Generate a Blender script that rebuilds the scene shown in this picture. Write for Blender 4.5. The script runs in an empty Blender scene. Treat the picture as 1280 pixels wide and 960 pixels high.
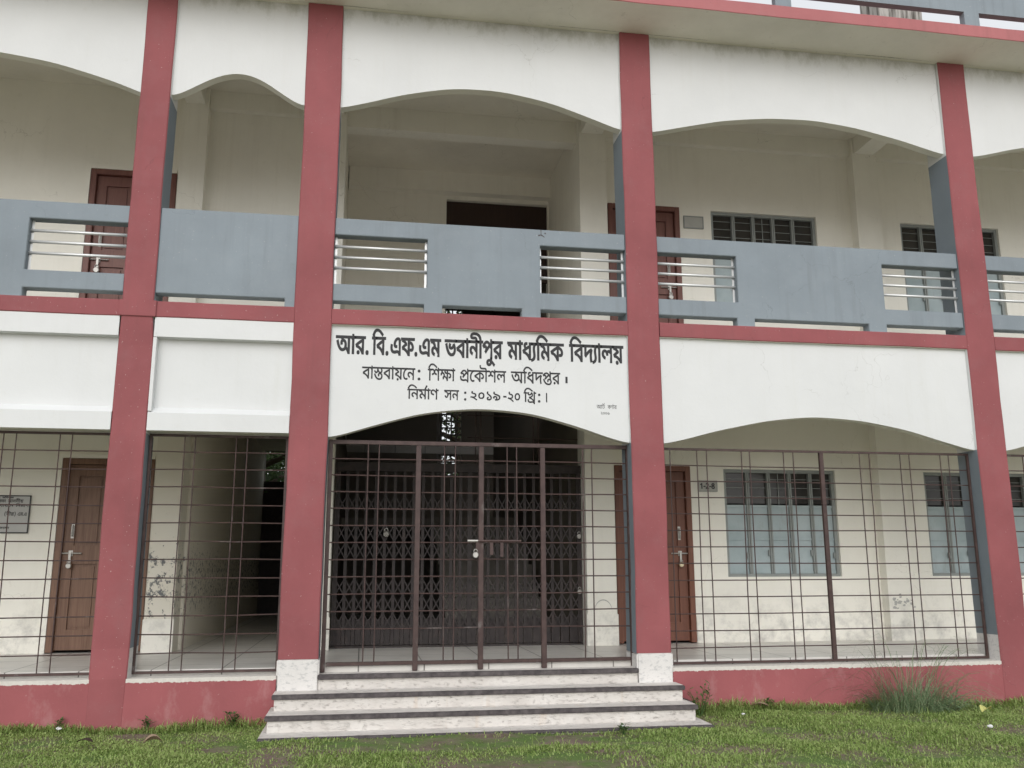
import bpy, bmesh, math, random
import numpy as np
from mathutils import Vector, Matrix
from mathutils.geometry import delaunay_2d_cdt

random.seed(7)
RNG = np.random.default_rng(11)
SC = bpy.context.scene
COL = SC.collection

# ------------------------------------------------------------------ camera
yaw, pitch, roll = -0.162541, 0.201543, -0.0024866
cam_d = bpy.data.cameras.new("camera")
cam = bpy.data.objects.new("camera", cam_d); COL.objects.link(cam)
cy, sy, cp, sp = math.cos(yaw), math.sin(yaw), math.cos(pitch), math.sin(pitch)
fw = Vector((-sy * cp, cy * cp, sp)); rt = Vector((cy, sy, 0)); up = rt.cross(fw)
cr, sr = math.cos(roll), math.sin(roll)
r2 = rt * cr + up * sr; u2 = up * cr - rt * sr
M = Matrix((r2, u2, -fw)).transposed().to_4x4()
M.translation = Vector((0, -8.5, 0.918))
cam.matrix_world = M
cam_d.sensor_width = 36.0
cam_d.lens = 1128.5 / 1280 * 36.0
cam_d.clip_end = 600
SC.camera = cam

# ------------------------------------------------------------------ world, sun, exposure
SUN_EL, SUN_AZ = math.radians(31), math.radians(190)
w = bpy.data.worlds.new("World"); SC.world = w; w.use_nodes = True
nt = w.node_tree; bg = nt.nodes["Background"]
sky = nt.nodes.new("ShaderNodeTexSky"); sky.sky_type = 'NISHITA'; sky.sun_disc = False
sky.sun_elevation = SUN_EL; sky.sun_rotation = SUN_AZ
sky.air_density = 1.0; sky.dust_density = 4.0; sky.ozone_density = 1.0
hsv = nt.nodes.new("ShaderNodeHueSaturation"); hsv.inputs["Saturation"].default_value = 0.30
nt.links.new(sky.outputs[0], hsv.inputs["Color"])
veil = nt.nodes.new("ShaderNodeMix"); veil.data_type = 'RGBA'; veil.inputs[0].default_value = 0.55      # thin white overcast in front of the blue
veil.inputs[7].default_value = (7.2, 7.35, 7.5, 1)
nt.links.new(hsv.outputs[0], veil.inputs[6]); nt.links.new(veil.outputs[2], bg.inputs["Color"])
bg.inputs["Strength"].default_value = 0.15
sd = bpy.data.lights.new("sun", 'SUN'); sd.energy = 0.85; sd.angle = math.radians(60); sd.color = (0.955, 0.98, 1.0)
sun = bpy.data.objects.new("sun", sd); COL.objects.link(sun)
d = Vector((math.sin(SUN_AZ) * math.cos(SUN_EL), math.cos(SUN_AZ) * math.cos(SUN_EL), math.sin(SUN_EL)))
sun.rotation_euler = d.to_track_quat('Z', 'Y').to_euler()
SC.view_settings.view_transform = 'Standard'; SC.view_settings.look = 'None'
SC.view_settings.exposure = 0.12; SC.view_settings.gamma = 1
SC.cycles.max_bounces = 10; SC.cycles.diffuse_bounces = 8
G0 = -0.41                                   # ground level (verandah floor edge is z = 0)

# ------------------------------------------------------------------ materials
def node(nt, typ, **kw):
    n = nt.nodes.new(typ)
    for k, v in kw.items():
        if k in n.inputs: n.inputs[k].default_value = v
        else: setattr(n, k, v)
    return n
class Mt:
    """small wrapper for building a procedural material"""
    def __init__(s, name, rough=0.7, spec=0.3, metal=0.0):
        s.m = bpy.data.materials.new(name); s.m.use_nodes = True; s.t = s.m.node_tree
        s.b = s.t.nodes["Principled BSDF"]
        s.b.inputs["Roughness"].default_value = rough
        s.b.inputs["Specular IOR Level"].default_value = spec
        s.b.inputs["Metallic"].default_value = metal
        s.geo = node(s.t, "ShaderNodeNewGeometry")
        s.pos = s.geo.outputs["Position"]
    def link(s, a, b): s.t.links.new(a, b)
    def scaled(s, v):
        n = node(s.t, "ShaderNodeVectorMath", operation='MULTIPLY'); s.link(s.pos, n.inputs[0]); n.inputs[1].default_value = v
        return n.outputs[0]
    def noise(s, scale, detail=4, vec=None, rough=0.6, dist=0.0):
        n = node(s.t, "ShaderNodeTexNoise"); n.inputs["Scale"].default_value = scale; n.inputs["Detail"].default_value = detail
        n.inputs["Roughness"].default_value = rough; n.inputs["Distortion"].default_value = dist
        s.link(vec or s.pos, n.inputs["Vector"]); return n.outputs["Fac"]
    def ramp(s, x, a, b):
        n = node(s.t, "ShaderNodeMapRange"); s.link(x, n.inputs["Value"])
        n.inputs["From Min"].default_value = a; n.inputs["From Max"].default_value = b; n.clamp = True
        return n.outputs["Result"]
    def math(s, op, a, b):
        n = node(s.t, "ShaderNodeMath", operation=op)
        for i, v in enumerate((a, b)):
            if isinstance(v, (int, float)): n.inputs[i].default_value = v
            else: s.link(v, n.inputs[i])
        return n.outputs[0]
    def sep(s, ax):
        n = node(s.t, "ShaderNodeSeparateXYZ"); s.link(s.pos, n.inputs[0]); return n.outputs[ax]
    def mix(s, fac, a, b):
        n = node(s.t, "ShaderNodeMix", data_type='RGBA')
        if isinstance(fac, (int, float)): n.inputs["Factor"].default_value = fac
        else: s.link(fac, n.inputs["Factor"])
        for k, v in (("A", a), ("B", b)):
            i = [q for q in n.inputs if q.name == k and q.type == 'RGBA'][0]
            if isinstance(v, tuple): i.default_value = (*v, 1)
            else: s.link(v, i)
        return [q for q in n.outputs if q.type == 'RGBA'][0]
    def color(s, c):
        if isinstance(c, tuple): s.b.inputs["Base Color"].default_value = (*c, 1)
        else: s.link(c, s.b.inputs["Base Color"])
        return s
    def bump(s, h, strength=0.3, dist=0.01):
        n = node(s.t, "ShaderNodeBump"); n.inputs["Strength"].default_value = strength; n.inputs["Distance"].default_value = dist
        s.link(h, n.inputs["Height"]); s.link(n.outputs[0], s.b.inputs["Normal"]); return s

def sc3(c, k): return tuple(min(1, x * k) for x in c)
def painted(name, c, var=0.10, rough=0.75, streak=0.10, bump=0.15, dirt=(0.30, 0.28, 0.22), dirt_amt=0.25, spots=0.0, crack=0.25):
    m = Mt(name, rough)
    col = m.mix(m.ramp(m.noise(1.1, 5), 0.3, 0.7), sc3(c, 1 - var), sc3(c, 1 + var * 0.5))
    g = sum(c) / 3                                                  # sun-bleached, chalky patches
    col = m.mix(m.math('MULTIPLY', m.ramp(m.noise(2.7, 6, None, 0.68), 0.50, 0.72), min(0.5, var * 1.6)), col, tuple(x * 0.75 + g * 0.45 for x in c))
    st = m.ramp(m.noise(1.0, 6, m.scaled((11, 11, 0.6)), 0.65), 0.50, 0.78)
    col = m.mix(m.math('MULTIPLY', m.math('MULTIPLY', st, m.ramp(m.noise(0.8, 3), 0.35, 0.65)), streak * 1.8), col, dirt)
    sp_ = m.ramp(m.noise(14, 3), 0.66, 0.76)
    col = m.mix(m.math('MULTIPLY', sp_, dirt_amt), col, dirt)
    if crack:
        v = node(m.t, "ShaderNodeTexVoronoi"); v.feature = 'DISTANCE_TO_EDGE'; v.inputs["Scale"].default_value = 0.9
        wv = node(m.t, "ShaderNodeVectorMath", operation='ADD'); nz = node(m.t, "ShaderNodeTexNoise"); nz.inputs["Scale"].default_value = 3.5; nz.inputs["Detail"].default_value = 6
        m.link(m.pos, nz.inputs["Vector"]); sc_ = node(m.t, "ShaderNodeVectorMath", operation='SCALE'); sc_.inputs["Scale"].default_value = 0.5
        m.link(nz.outputs["Color"], sc_.inputs[0]); m.link(m.pos, wv.inputs[0]); m.link(sc_.outputs[0], wv.inputs[1]); m.link(wv.outputs[0], v.inputs["Vector"])
        ck = m.math('MULTIPLY', m.ramp(v.outputs["Distance"], 0.0035, 0.001), m.ramp(m.noise(0.9, 2), 0.54, 0.60))
        col = m.mix(m.math('MULTIPLY', ck, crack), col, sc3(dirt, 0.5))
    if spots:
        s2 = m.ramp(m.noise(45, 2), 0.70, 0.74)
        col = m.mix(m.math('MULTIPLY', s2, spots), col, (0.75, 0.72, 0.68))
    m.color(col); m.bump(m.math('ADD', m.math('MULTIPLY', m.noise(60, 4), 0.25), m.math('MULTIPLY', m.noise(3.5, 4), 2.2)), 0.35, 0.006)
    return m

RED = (0.285, 0.087, 0.094); GREY = (0.235, 0.272, 0.303); WHITE = (0.66, 0.67, 0.67); CREAM = (0.82, 0.80, 0.73)
MAT = {}
MAT['red'] = painted('red_paint', RED, 0.19, 0.75, 0.20, 0.2, (0.17, 0.075, 0.075), 0.16, 0.25).m
MAT['grey'] = painted('grey_paint', GREY, 0.13, 0.75, 0.28, 0.2, (0.15, 0.165, 0.175), 0.15, 0.2).m
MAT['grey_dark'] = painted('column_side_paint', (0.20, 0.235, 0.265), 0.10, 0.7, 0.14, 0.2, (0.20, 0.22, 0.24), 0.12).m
# white wall, mildew spotting along the eaves where rain runs
m = painted('white_paint', WHITE, 0.045, 0.8, 0.10, 0.12, (0.50, 0.49, 0.42), 0.12)
z = m.sep('Z')
edge = m.ramp(z, 6.22, 6.60)
mil = m.ramp(m.math('ADD', m.noise(7, 6, m.scaled((1, 1, 0.6)), 0.75), m.math('MULTIPLY', edge, 0.42)), 0.76, 1.0)
prev = m.b.inputs["Base Color"].links[0].from_socket
m.color(m.mix(m.math('MULTIPLY', m.math('MULTIPLY', mil, edge), 0.42), prev, (0.17, 0.175, 0.09)))
MAT['white'] = m.m
m = painted('cream_paint', CREAM, 0.06, 0.8, 0.10, 0.12, (0.40, 0.36, 0.27), 0.10)
z = m.sep('Z')
low = m.ramp(z, 0.75, 0.25)                       # scuffed, damp dado close to the verandah floor
sc_ = m.ramp(m.noise(5, 6, None, 0.7), 0.46, 0.72)
prev = m.b.inputs["Base Color"].links[0].from_socket
m.color(m.mix(m.math('MULTIPLY', m.math('MULTIPLY', low, sc_), 0.8), prev, (0.42, 0.41, 0.385)))
MAT['cream'] = m.m
# peeling pier by the passage
m = Mt('peeling_paint', 0.85); z = m.sep('Z')
band = m.math('MULTIPLY', m.ramp(z, 0.30, 0.55), m.ramp(z, 1.35, 1.0))
pl = m.ramp(m.math('ADD', m.noise(15, 7, None, 0.72), m.math('MULTIPLY', band, 0.13)), 0.65, 0.70)
col = m.mix(m.noise(2, 4), (0.66, 0.62, 0.52), (0.74, 0.71, 0.64))
m.color(m.mix(m.math('MULTIPLY', pl, m.ramp(z, 1.5, 1.2)), col, (0.17, 0.175, 0.175)))
m.bump(m.math('MULTIPLY', pl, -1.0), 0.5, 0.006)
MAT['peel'] = m.m
# plinth: red with a ragged white lip on top and pale lime bloom
m = Mt('plinth_paint', 0.8); z = m.sep('Z')
col = m.mix(m.ramp(m.noise(1.4, 5), 0.3, 0.7), sc3(RED, 0.98), sc3(RED, 1.22))
bl = m.ramp(m.noise(3.0, 7, m.scaled((1.0, 1, 0.55)), 0.72), 0.53, 0.80)
col = m.mix(m.math('MULTIPLY', bl, 0.5), col, (0.52, 0.34, 0.335))
sp_ = m.ramp(m.noise(30, 4), 0.68, 0.72)
col = m.mix(m.math('MULTIPLY', sp_, 0.45), col, (0.62, 0.50, 0.48))
dp = m.math('MULTIPLY', m.ramp(m.math('ADD', z, m.math('MULTIPLY', m.noise(6, 5), 0.12)), -0.27, -0.36), 0.35)
col = m.mix(dp, col, (0.30, 0.16, 0.13))
lip = m.ramp(m.math('ADD', z, m.math('MULTIPLY', m.noise(22, 5, m.scaled((1, 1, 0.2))), 0.045)), -0.014, -0.010)
col = m.mix(lip, col, m.mix(m.noise(25, 4), (0.50, 0.46, 0.42), (0.74, 0.71, 0.66)))
m.color(col); m.bump(m.noise(40, 5), 0.3, 0.006)
MAT['plinth'] = m.m
# lime-washed steps: chipped and stained
m = Mt('step_limewash', 0.85)
col = m.mix(m.ramp(m.noise(4, 6), 0.3, 0.7), (0.56, 0.525, 0.49), (0.68, 0.65, 0.615))
ch = m.ramp(m.noise(34, 6, m.scaled((0.5, 1, 1.3)), 0.75), 0.55, 0.62)
col = m.mix(m.math('MULTIPLY', m.math('MULTIPLY', ch, m.ramp(m.noise(1.6, 3), 0.40, 0.62)), 0.6), col, (0.24, 0.21, 0.19))
ru = m.ramp(m.noise(2.2, 4, m.scaled((2.5, 1, 0.3))), 0.62, 0.74)
col = m.mix(m.math('MULTIPLY', ru, 0.35), col, (0.50, 0.34, 0.20))
m.color(col); m.bump(m.math('ADD', m.noise(35, 6), m.math('MULTIPLY', ch, -0.6)), 0.6, 0.01)
MAT['step'] = m.m
m = Mt('nosing_cement', 0.7)
m.color(m.mix(m.ramp(m.noise(18, 5), 0.35, 0.7), (0.055, 0.047, 0.05), (0.125, 0.11, 0.11))); m.bump(m.noise(50, 4), 0.4, 0.006)
MAT['nosing'] = m.m
m = Mt('column_base_plaster', 0.9)
ch = m.ramp(m.noise(24, 6, m.scaled((0.8, 1, 1.6)), 0.75), 0.52, 0.62)
m.color(m.mix(m.math('MULTIPLY', ch, 0.6), m.mix(m.noise(3, 4), (0.60, 0.58, 0.56), (0.74, 0.72, 0.70)), (0.40, 0.40, 0.40)))
m.bump(m.noise(30, 6), 0.5, 0.008)
MAT['base'] = m.m
# floor tiles
m = Mt('floor_tile', 0.35, 0.4)
br = node(m.t, "ShaderNodeTexBrick"); br.offset = 0.0
mp = node(m.t, "ShaderNodeMapping"); mp.inputs["Rotation"].default_value = (0, 0, 0.0); m.link(m.pos, mp.inputs["Vector"]); m.link(mp.outputs[0], br.inputs["Vector"])
br.inputs["Scale"].default_value = 1.0; br.inputs["Brick Width"].default_value = 0.6; br.inputs["Row Height"].default_value = 0.6; br.inputs["Mortar Size"].default_value = 0.006
br.inputs["Color1"].default_value = (0.62, 0.60, 0.565, 1); br.inputs["Color2"].default_value = (0.65, 0.625, 0.59, 1); br.inputs["Mortar"].default_value = (0.16, 0.15, 0.14, 1)
m.color(m.mix(m.math('MULTIPLY', m.ramp(m.noise(3, 6), 0.45, 0.75), 0.35), br.outputs["Color"], (0.27, 0.25, 0.225)))
MAT['tile'] = m.m
# wood
def wood(name, a, b):
    m = Mt(name, 0.45, 0.4)
    g = m.noise(1.0, 6, m.scaled((45, 45, 2.2)), 0.6, 1.2)
    m.color(m.mix(m.ramp(g, 0.3, 0.75), a, b)); m.bump(g, 0.12, 0.003); return m.m
MAT['wood'] = wood('varnished_wood', (0.125, 0.062, 0.038), (0.220, 0.122, 0.078))
MAT['wood_red'] = wood('red_brown_wood', (0.125, 0.045, 0.028), (0.20, 0.082, 0.050))
MAT['wood_up'] = wood('faded_red_wood', (0.125, 0.045, 0.035), (0.19, 0.078, 0.060))
MAT['void_dark'] = wood('void_shade_brown', (0.030, 0.016, 0.013), (0.045, 0.024, 0.019))  # near-black brown that paints the shade of the stairwell void
# painted steel, slightly rusted
def steel(name, a, b, worn):
    m = Mt(name, 0.55, 0.4)
    col = m.mix(m.ramp(m.noise(12, 5), 0.35, 0.7), a, b)
    wr = m.ramp(m.noise(3.2, 6, m.scaled((1, 1, 0.7)), 0.7), 0.60, 0.68)
    m.color(m.mix(m.math('MULTIPLY', wr, 0.55), col, worn)); m.bump(m.noise(90, 3), 0.2, 0.002); return m.m
MAT['steel'] = steel('brown_steel', (0.048, 0.027, 0.025), (0.080, 0.048, 0.043), (0.20, 0.185, 0.18))
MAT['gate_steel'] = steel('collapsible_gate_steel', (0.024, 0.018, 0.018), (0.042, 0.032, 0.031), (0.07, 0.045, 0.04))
m = Mt('stainless', 0.42, 0.5, 0.45); m.color((0.66, 0.67, 0.67)); MAT['inox'] = m.m
m = Mt('worn_chrome', 0.45, 0.5, 0.6); m.color(m.mix(m.noise(40, 3), (0.30, 0.28, 0.26), (0.58, 0.57, 0.54))); MAT['chrome'] = m.m
m = Mt('brass', 0.4, 0.5, 0.8); m.color((0.60, 0.52, 0.36)); MAT['brass'] = m.m
m = Mt('dull_lock_metal', 0.5, 0.4, 0.5); m.color((0.22, 0.21, 0.19)); MAT['gate_lock'] = m.m
m = Mt('window_frame_paint', 0.6); m.color(m.mix(m.noise(8, 4), (0.23, 0.25, 0.245), (0.31, 0.33, 0.32))); MAT['wframe'] = m.m
m = Mt('shutter_paint', 0.55); ds = m.ramp(m.noise(7, 7, m.scaled((1.5, 1, 0.5)), 0.75), 0.56, 0.74)
m.color(m.mix(m.math('MULTIPLY', ds, 0.5), m.mix(m.ramp(m.noise(2.3, 5), 0.3, 0.7), (0.31, 0.38, 0.40), (0.44, 0.51, 0.53)), (0.22, 0.22, 0.20))); m.bump(m.noise(6, 3), 0.25, 0.004); MAT['shutter'] = m.m
m = Mt('window_glass', 0.12, 0.5); m.color(m.mix(m.noise(3, 3), (0.016, 0.015, 0.014), (0.052, 0.048, 0.044))); MAT['glass'] = m.m
m = Mt('lettering_paint', 0.6); m.color(m.mix(m.noise(30, 3), (0.020, 0.020, 0.022), (0.045, 0.045, 0.048))); MAT['ink'] = m.m
m = Mt('plaque_marble', 0.5); m.color(m.mix(m.noise(6, 4), (0.40, 0.40, 0.39), (0.50, 0.50, 0.49))); MAT['plaque'] = m.m
m = Mt('sign_plate', 0.6); m.color(m.mix(m.noise(12, 4), (0.36, 0.36, 0.34), (0.46, 0.46, 0.43))); MAT['plate'] = m.m
m = painted('roof_edge_paint', (0.40, 0.145, 0.150), 0.10, 0.7, 0.2, 0.2, (0.2, 0.09, 0.08), 0.2); MAT['fascia'] = m.m
MAT['hall'] = painted('shaded_hall_paint', (0.22, 0.195, 0.165), 0.12, 0.85).m  # dark coat puts the dimness of the hall into its wall colour
m = Mt('dimmed_stair_cement', 0.8); m.color(m.mix(m.noise(6, 5), (0.26, 0.24, 0.22), (0.36, 0.34, 0.31))); MAT['cement'] = m.m  # stairs toned down along with the walls to darken the hall
m = painted('soffit_paint', (0.78, 0.75, 0.67), 0.10, 0.8, 0.05, 0.15, (0.28, 0.26, 0.19), 0.25)
MAT['soffit'] = m.m
m = Mt('weathered_concrete', 0.9); m.color(m.mix(m.ramp(m.noise(2, 6, m.scaled((8, 8, 0.8))), 0.4, 0.6), (0.09, 0.08, 0.07), (0.42, 0.40, 0.37))); MAT['concrete'] = m.m
# ground
m = Mt('ground_soil', 0.95)
soil = m.mix(m.ramp(m.noise(9, 7), 0.3, 0.7), (0.13, 0.095, 0.075), (0.24, 0.185, 0.150))
gr = m.mix(m.noise(14, 5), (0.085, 0.15, 0.035), (0.13, 0.195, 0.055))
yard = m.ramp(m.math('ADD', m.sep('Y'), m.math('MULTIPLY', m.noise(0.5, 4), 3.0)), -4.0, -6.0)  # far ground out of view, paled to bounce light up into the ceilings
m.color(m.mix(yard, m.mix(m.ramp(m.noise(2.0, 5), 0.40, 0.58), gr, soil), m.mix(m.noise(1.5, 5), (0.34, 0.30, 0.24), (0.44, 0.39, 0.32)))); m.bump(m.noise(40, 6), 0.7, 0.02)
MAT['ground'] = m.m
def blade(name, a, b, c):
    m = Mt(name, 0.55, 0.3)
    col = m.mix(m.ramp(m.noise(3.0, 4), 0.35, 0.65), a, b)
    col = m.mix(m.ramp(m.noise(70, 2), 0.45, 0.72), col, c)
    m.color(col); m.b.inputs["Subsurface Weight"].default_value = 0.0
    tr = node(m.t, "ShaderNodeBsdfTranslucent"); m.link(col, tr.inputs["Color"])
    mx = node(m.t, "ShaderNodeMixShader"); mx.inputs[0].default_value = 0.30
    out = m.t.nodes["Material Output"]; m.link(m.b.outputs[0], mx.inputs[1]); m.link(tr.outputs[0], mx.inputs[2]); m.link(mx.outputs[0], out.inputs["Surface"])
    return m.m
MAT['grass'] = blade('grass_blades', (0.205, 0.325, 0.070), (0.29, 0.40, 0.115), (0.45, 0.48, 0.22))
MAT['weed'] = blade('weed_leaves', (0.060, 0.125, 0.036), (0.095, 0.17, 0.05), (0.15, 0.21, 0.08))
MAT['clump'] = blade('clump_blades', (0.11, 0.20, 0.095), (0.17, 0.25, 0.13), (0.32, 0.33, 0.20))
MAT['leaf'] = blade('tree_leaves', (0.035, 0.075, 0.018), (0.065, 0.11, 0.03), (0.10, 0.14, 0.05))
m = Mt('bark', 0.9); m.color(m.mix(m.noise(10, 5), (0.07, 0.05, 0.035), (0.15, 0.115, 0.085))); MAT['bark'] = m.m
m = Mt('dry_leaf', 0.8); m.color(m.mix(m.noise(25, 3), (0.20, 0.13, 0.09), (0.34, 0.25, 0.18))); MAT['dry'] = m.m
m = Mt('dark_dry_leaf', 0.8); m.color((0.045, 0.030, 0.022)); MAT['dryd'] = m.m
m = Mt('yellow_leaf', 0.7); m.color(m.mix(m.noise(25, 3), (0.46, 0.45, 0.12), (0.56, 0.54, 0.22))); MAT['yleaf'] = m.m
m = Mt('white_paper', 0.8); m.color((0.70, 0.70, 0.70)); MAT['paper'] = m.m

# ------------------------------------------------------------------ mesh helpers
class MB:
    def __init__(s): s.v = []; s.f = []; s.mi = []
    def quad(s, a, b, c, d, mi=0):
        n = len(s.v); s.v += [a, b, c, d]; s.f.append((n, n + 1, n + 2, n + 3)); s.mi.append(mi)
    def box(s, x0, x1, y0, y1, z0, z1, mi=0, side=None, top=None, bot=None):
        n = len(s.v)
        s.v += [(x0, y0, z0), (x1, y0, z0), (x1, y1, z0), (x0, y1, z0), (x0, y0, z1), (x1, y0, z1), (x1, y1, z1), (x0, y1, z1)]
        sd_ = mi if side is None else side
        for q, k in (((0, 1, 5, 4), mi), ((2, 3, 7, 6), sd_), ((1, 2, 6, 5), sd_), ((3, 0, 4, 7), sd_),
                     ((4, 5, 6, 7), mi if top is None else top), ((3, 2, 1, 0), mi if bot is None else bot)):
            s.f.append(tuple(n + i for i in q)); s.mi.append(k)
    def tube(s, path, r, n=8, mi=0, cap=True):
        path = [Vector(p) for p in path]; base = len(s.v); rs = r if isinstance(r, (list, tuple)) else [r] * len(path)
        for i, p in enumerate(path):
            t = (path[min(i + 1, len(path) - 1)] - path[max(i - 1, 0)]).normalized()
            a = t.orthogonal().normalized() if i == 0 else (a - t * a.dot(t)).normalized()
            b = t.cross(a)
            for k in range(n):
                q = p + (a * math.cos(2 * math.pi * k / n) + b * math.sin(2 * math.pi * k / n)) * rs[i]; s.v.append(tuple(q))
        for i in range(len(path) - 1):
            for k in range(n):
                s.f.append((base + i * n + k, base + i * n + (k + 1) % n, base + (i + 1) * n + (k + 1) % n, base + (i + 1) * n + k)); s.mi.append(mi)
        if cap:
            s.f.append(tuple(base + k for k in reversed(range(n)))); s.mi.append(mi)
            e = base + (len(path) - 1) * n; s.f.append(tuple(e + k for k in range(n))); s.mi.append(mi)
    def build(s, name, mats, parent=None, origin=(0, 0, 0), bevel=0.0, smooth=False, weld=False):
        me = bpy.data.meshes.new(name)
        o = Vector(origin)
        me.from_pydata([tuple(Vector(p) - o) for p in s.v], [], s.f)
        for mm in (mats if isinstance(mats, (list, tuple)) else [mats]): me.materials.append(MAT[mm])
        me.polygons.foreach_set("material_index", s.mi)
        if bevel or weld:
            bm = bmesh.new(); bm.from_mesh(me)
            if weld: bmesh.ops.remove_doubles(bm, verts=bm.verts, dist=1e-5)
            if bevel: bmesh.ops.bevel(bm, geom=[e for e in bm.edges if e.is_manifold and e.calc_face_angle(0) > 0.6], offset=bevel, segments=2, affect='EDGES', clamp_overlap=True)
            bm.to_mesh(me); bm.free()
        if smooth: me.polygons.foreach_set("use_smooth", [True] * len(me.polygons))
        me.update()
        ob = bpy.data.objects.new(name, me); COL.objects.link(ob)
        if parent is not None:
            ob.parent = parent
            ob.location = o - Vector(parent['_o']) if '_o' in parent else o
        else: ob.location = o
        return ob
def tag(o, label=None, cat=None, group=None, kind=None):
    for k, v in (('label', label), ('category', cat), ('group', group), ('kind', kind)):
        if v: o[k] = v
    return o
def empty(name, loc, label, cat, group=None):
    o = bpy.data.objects.new(name, None); COL.objects.link(o); o.location = loc; o.empty_display_size = 0.1
    o['_o'] = list(loc)
    return tag(o, label, cat, group)
def part(mb, name, mats, root, origin=None, label=None, **kw):
    """vertices of mb are in world space; the part is parented to root (thing or part)"""
    top = root; 
    wo = Vector(root['_o'])
    o = mb.build(name, mats, None, origin or tuple(wo), **kw)
    o.parent = root; o.location = Vector(origin or wo) - wo
    o['_o'] = list(origin or wo)
    if label: o['label'] = label
    return o
def copy_tree(o, parent=None):
    c = o.copy(); COL.objects.link(c)
    if parent: c.parent = parent
    for ch in list(o.children): copy_tree(ch, c)
    return c
def shift(o, dx, dy, dz): o.location = o.location + Vector((dx, dy, dz))

# ------------------------------------------------------------------ dimensions (metres)
COLS = [(-6.03, -5.69), (-2.262, -1.98), (-0.702, -0.350), (2.579, 2.917), (6.348, 6.685), (10.11, 10.45)]
CD_ = 0.34                               # column depth
Z1B, Z1T = 3.212, 3.367                  # red floor band
ZR0, ZR1, ZR2, ZR3 = 3.452, 3.622, 4.125, 4.295   # parapet rails
ZLS, ZUS = 2.128, 5.482                  # arch springs
ZS = 6.60                                # roof soffit
WY0, WY1 = 0.05, 0.155                   # arch wall thickness
BY = 2.05                                # back wall
FL = 0.05                                # verandah floor
B = empty('school_building', (0, 0, G0), 'long two storey school with brick red columns, white arches and grey balcony parapet', 'building')

def wob(t, seed, amp=0.0035):
    return amp * (math.sin(t * 2.1 + seed * 1.7) + 0.6 * math.sin(t * 5.3 + seed * 3.1) + 0.4 * math.sin(t * 11.7 + seed))
def bar_x(mb, x0, x1, y0, y1, z0, z1, mi=0, ch=0.008, amp=0.003, seed=0, top=None, bot=None, back=None):
    """long concrete member along x with softened, slightly wavy edges"""
    n = max(1, int((x1 - x0) / 0.22)); base = len(mb.v)
    for k in range(n + 1):
        x = x0 + (x1 - x0) * k / n; a, b, c, e = (wob(x, seed + q, amp) for q in range(4))
        if top is not None and amp == 0: a = b = c = e = 0
        Y0, Y1, Z0, Z1 = y0 + abs(a) * 0.6, y1, z0 + c * 0.6, z1 - abs(e) * 0.6
        mb.v += [(x, Y0, Z0 + ch), (x, Y0, Z1 - ch), (x, Y0 + ch, Z1), (x, Y1, Z1), (x, Y1, Z0), (x, Y0 + ch, Z0)]
    mt = [mi, mi, mi if top is None else top, mi if back is None else back, mi if bot is None else bot, mi]
    for k in range(n):
        for q in range(6):
            mb.f.append((base + k * 6 + q, base + k * 6 + (q + 1) % 6, base + (k + 1) * 6 + (q + 1) % 6, base + (k + 1) * 6 + q)[::-1]); mb.mi.append(mt[q])
    mb.f.append(tuple(base + q for q in range(6))); mb.mi.append(mi); mb.f.append(tuple(base + n * 6 + q for q in reversed(range(6)))); mb.mi.append(mi)
# columns ------------------------------------------------------------
for i, (x0, x1) in enumerate(COLS):
    mb = MB(); narrow = (i == 1); ch = 0.010
    bot = G0 - 0.2 if i not in (2, 3) else 0.135
    brk = [bot] + ([0.0, 0.25] if bot < 0 else []) + [ZLS, Z1B, Z1T, ZUS - 0.03, ZS]
    lev = []
    for za, zb in zip(brk[:-1], brk[1:]):
        n = max(1, int((zb - za) / 0.24)); lev += [za + (zb - za) * k / n for k in range(n)]
    lev.append(ZS)
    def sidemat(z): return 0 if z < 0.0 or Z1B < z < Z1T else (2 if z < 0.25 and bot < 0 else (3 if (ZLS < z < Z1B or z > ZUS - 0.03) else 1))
    for z in lev:
        lo_ = narrow and z < Z1B - 1e-6
        a0, a1, y0 = (x0 - 0.006, x1 + 0.022, 0.014) if lo_ else (x0, x1, 0.0)
        if z < 0.2: y0 = -0.006
        a0 += wob(z, i); a1 += wob(z, i + 7); y0 += abs(wob(z, i + 13, 0.002))
        mb.v += [(a0 + ch, y0, z), (a1 - ch, y0, z), (a1, y0 + ch, z), (a1, CD_, z), (a0, CD_, z), (a0, y0 + ch, z)]
    for k in range(len(lev) - 1):
        sm = sidemat((lev[k] + lev[k + 1]) / 2)
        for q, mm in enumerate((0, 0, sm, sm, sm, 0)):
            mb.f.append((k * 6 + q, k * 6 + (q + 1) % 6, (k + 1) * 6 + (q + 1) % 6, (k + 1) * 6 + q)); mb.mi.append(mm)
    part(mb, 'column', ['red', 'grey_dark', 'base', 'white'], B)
    if i in (2, 3):
        mb = MB(); mb.box(x0 - 0.008, x1 + 0.008, -0.014, CD_ + 0.006, -0.20, 0.14)
        part(mb, 'column_base', 'base', B, label='bare whitish plaster foot under a red column', bevel=0.014)

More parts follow.
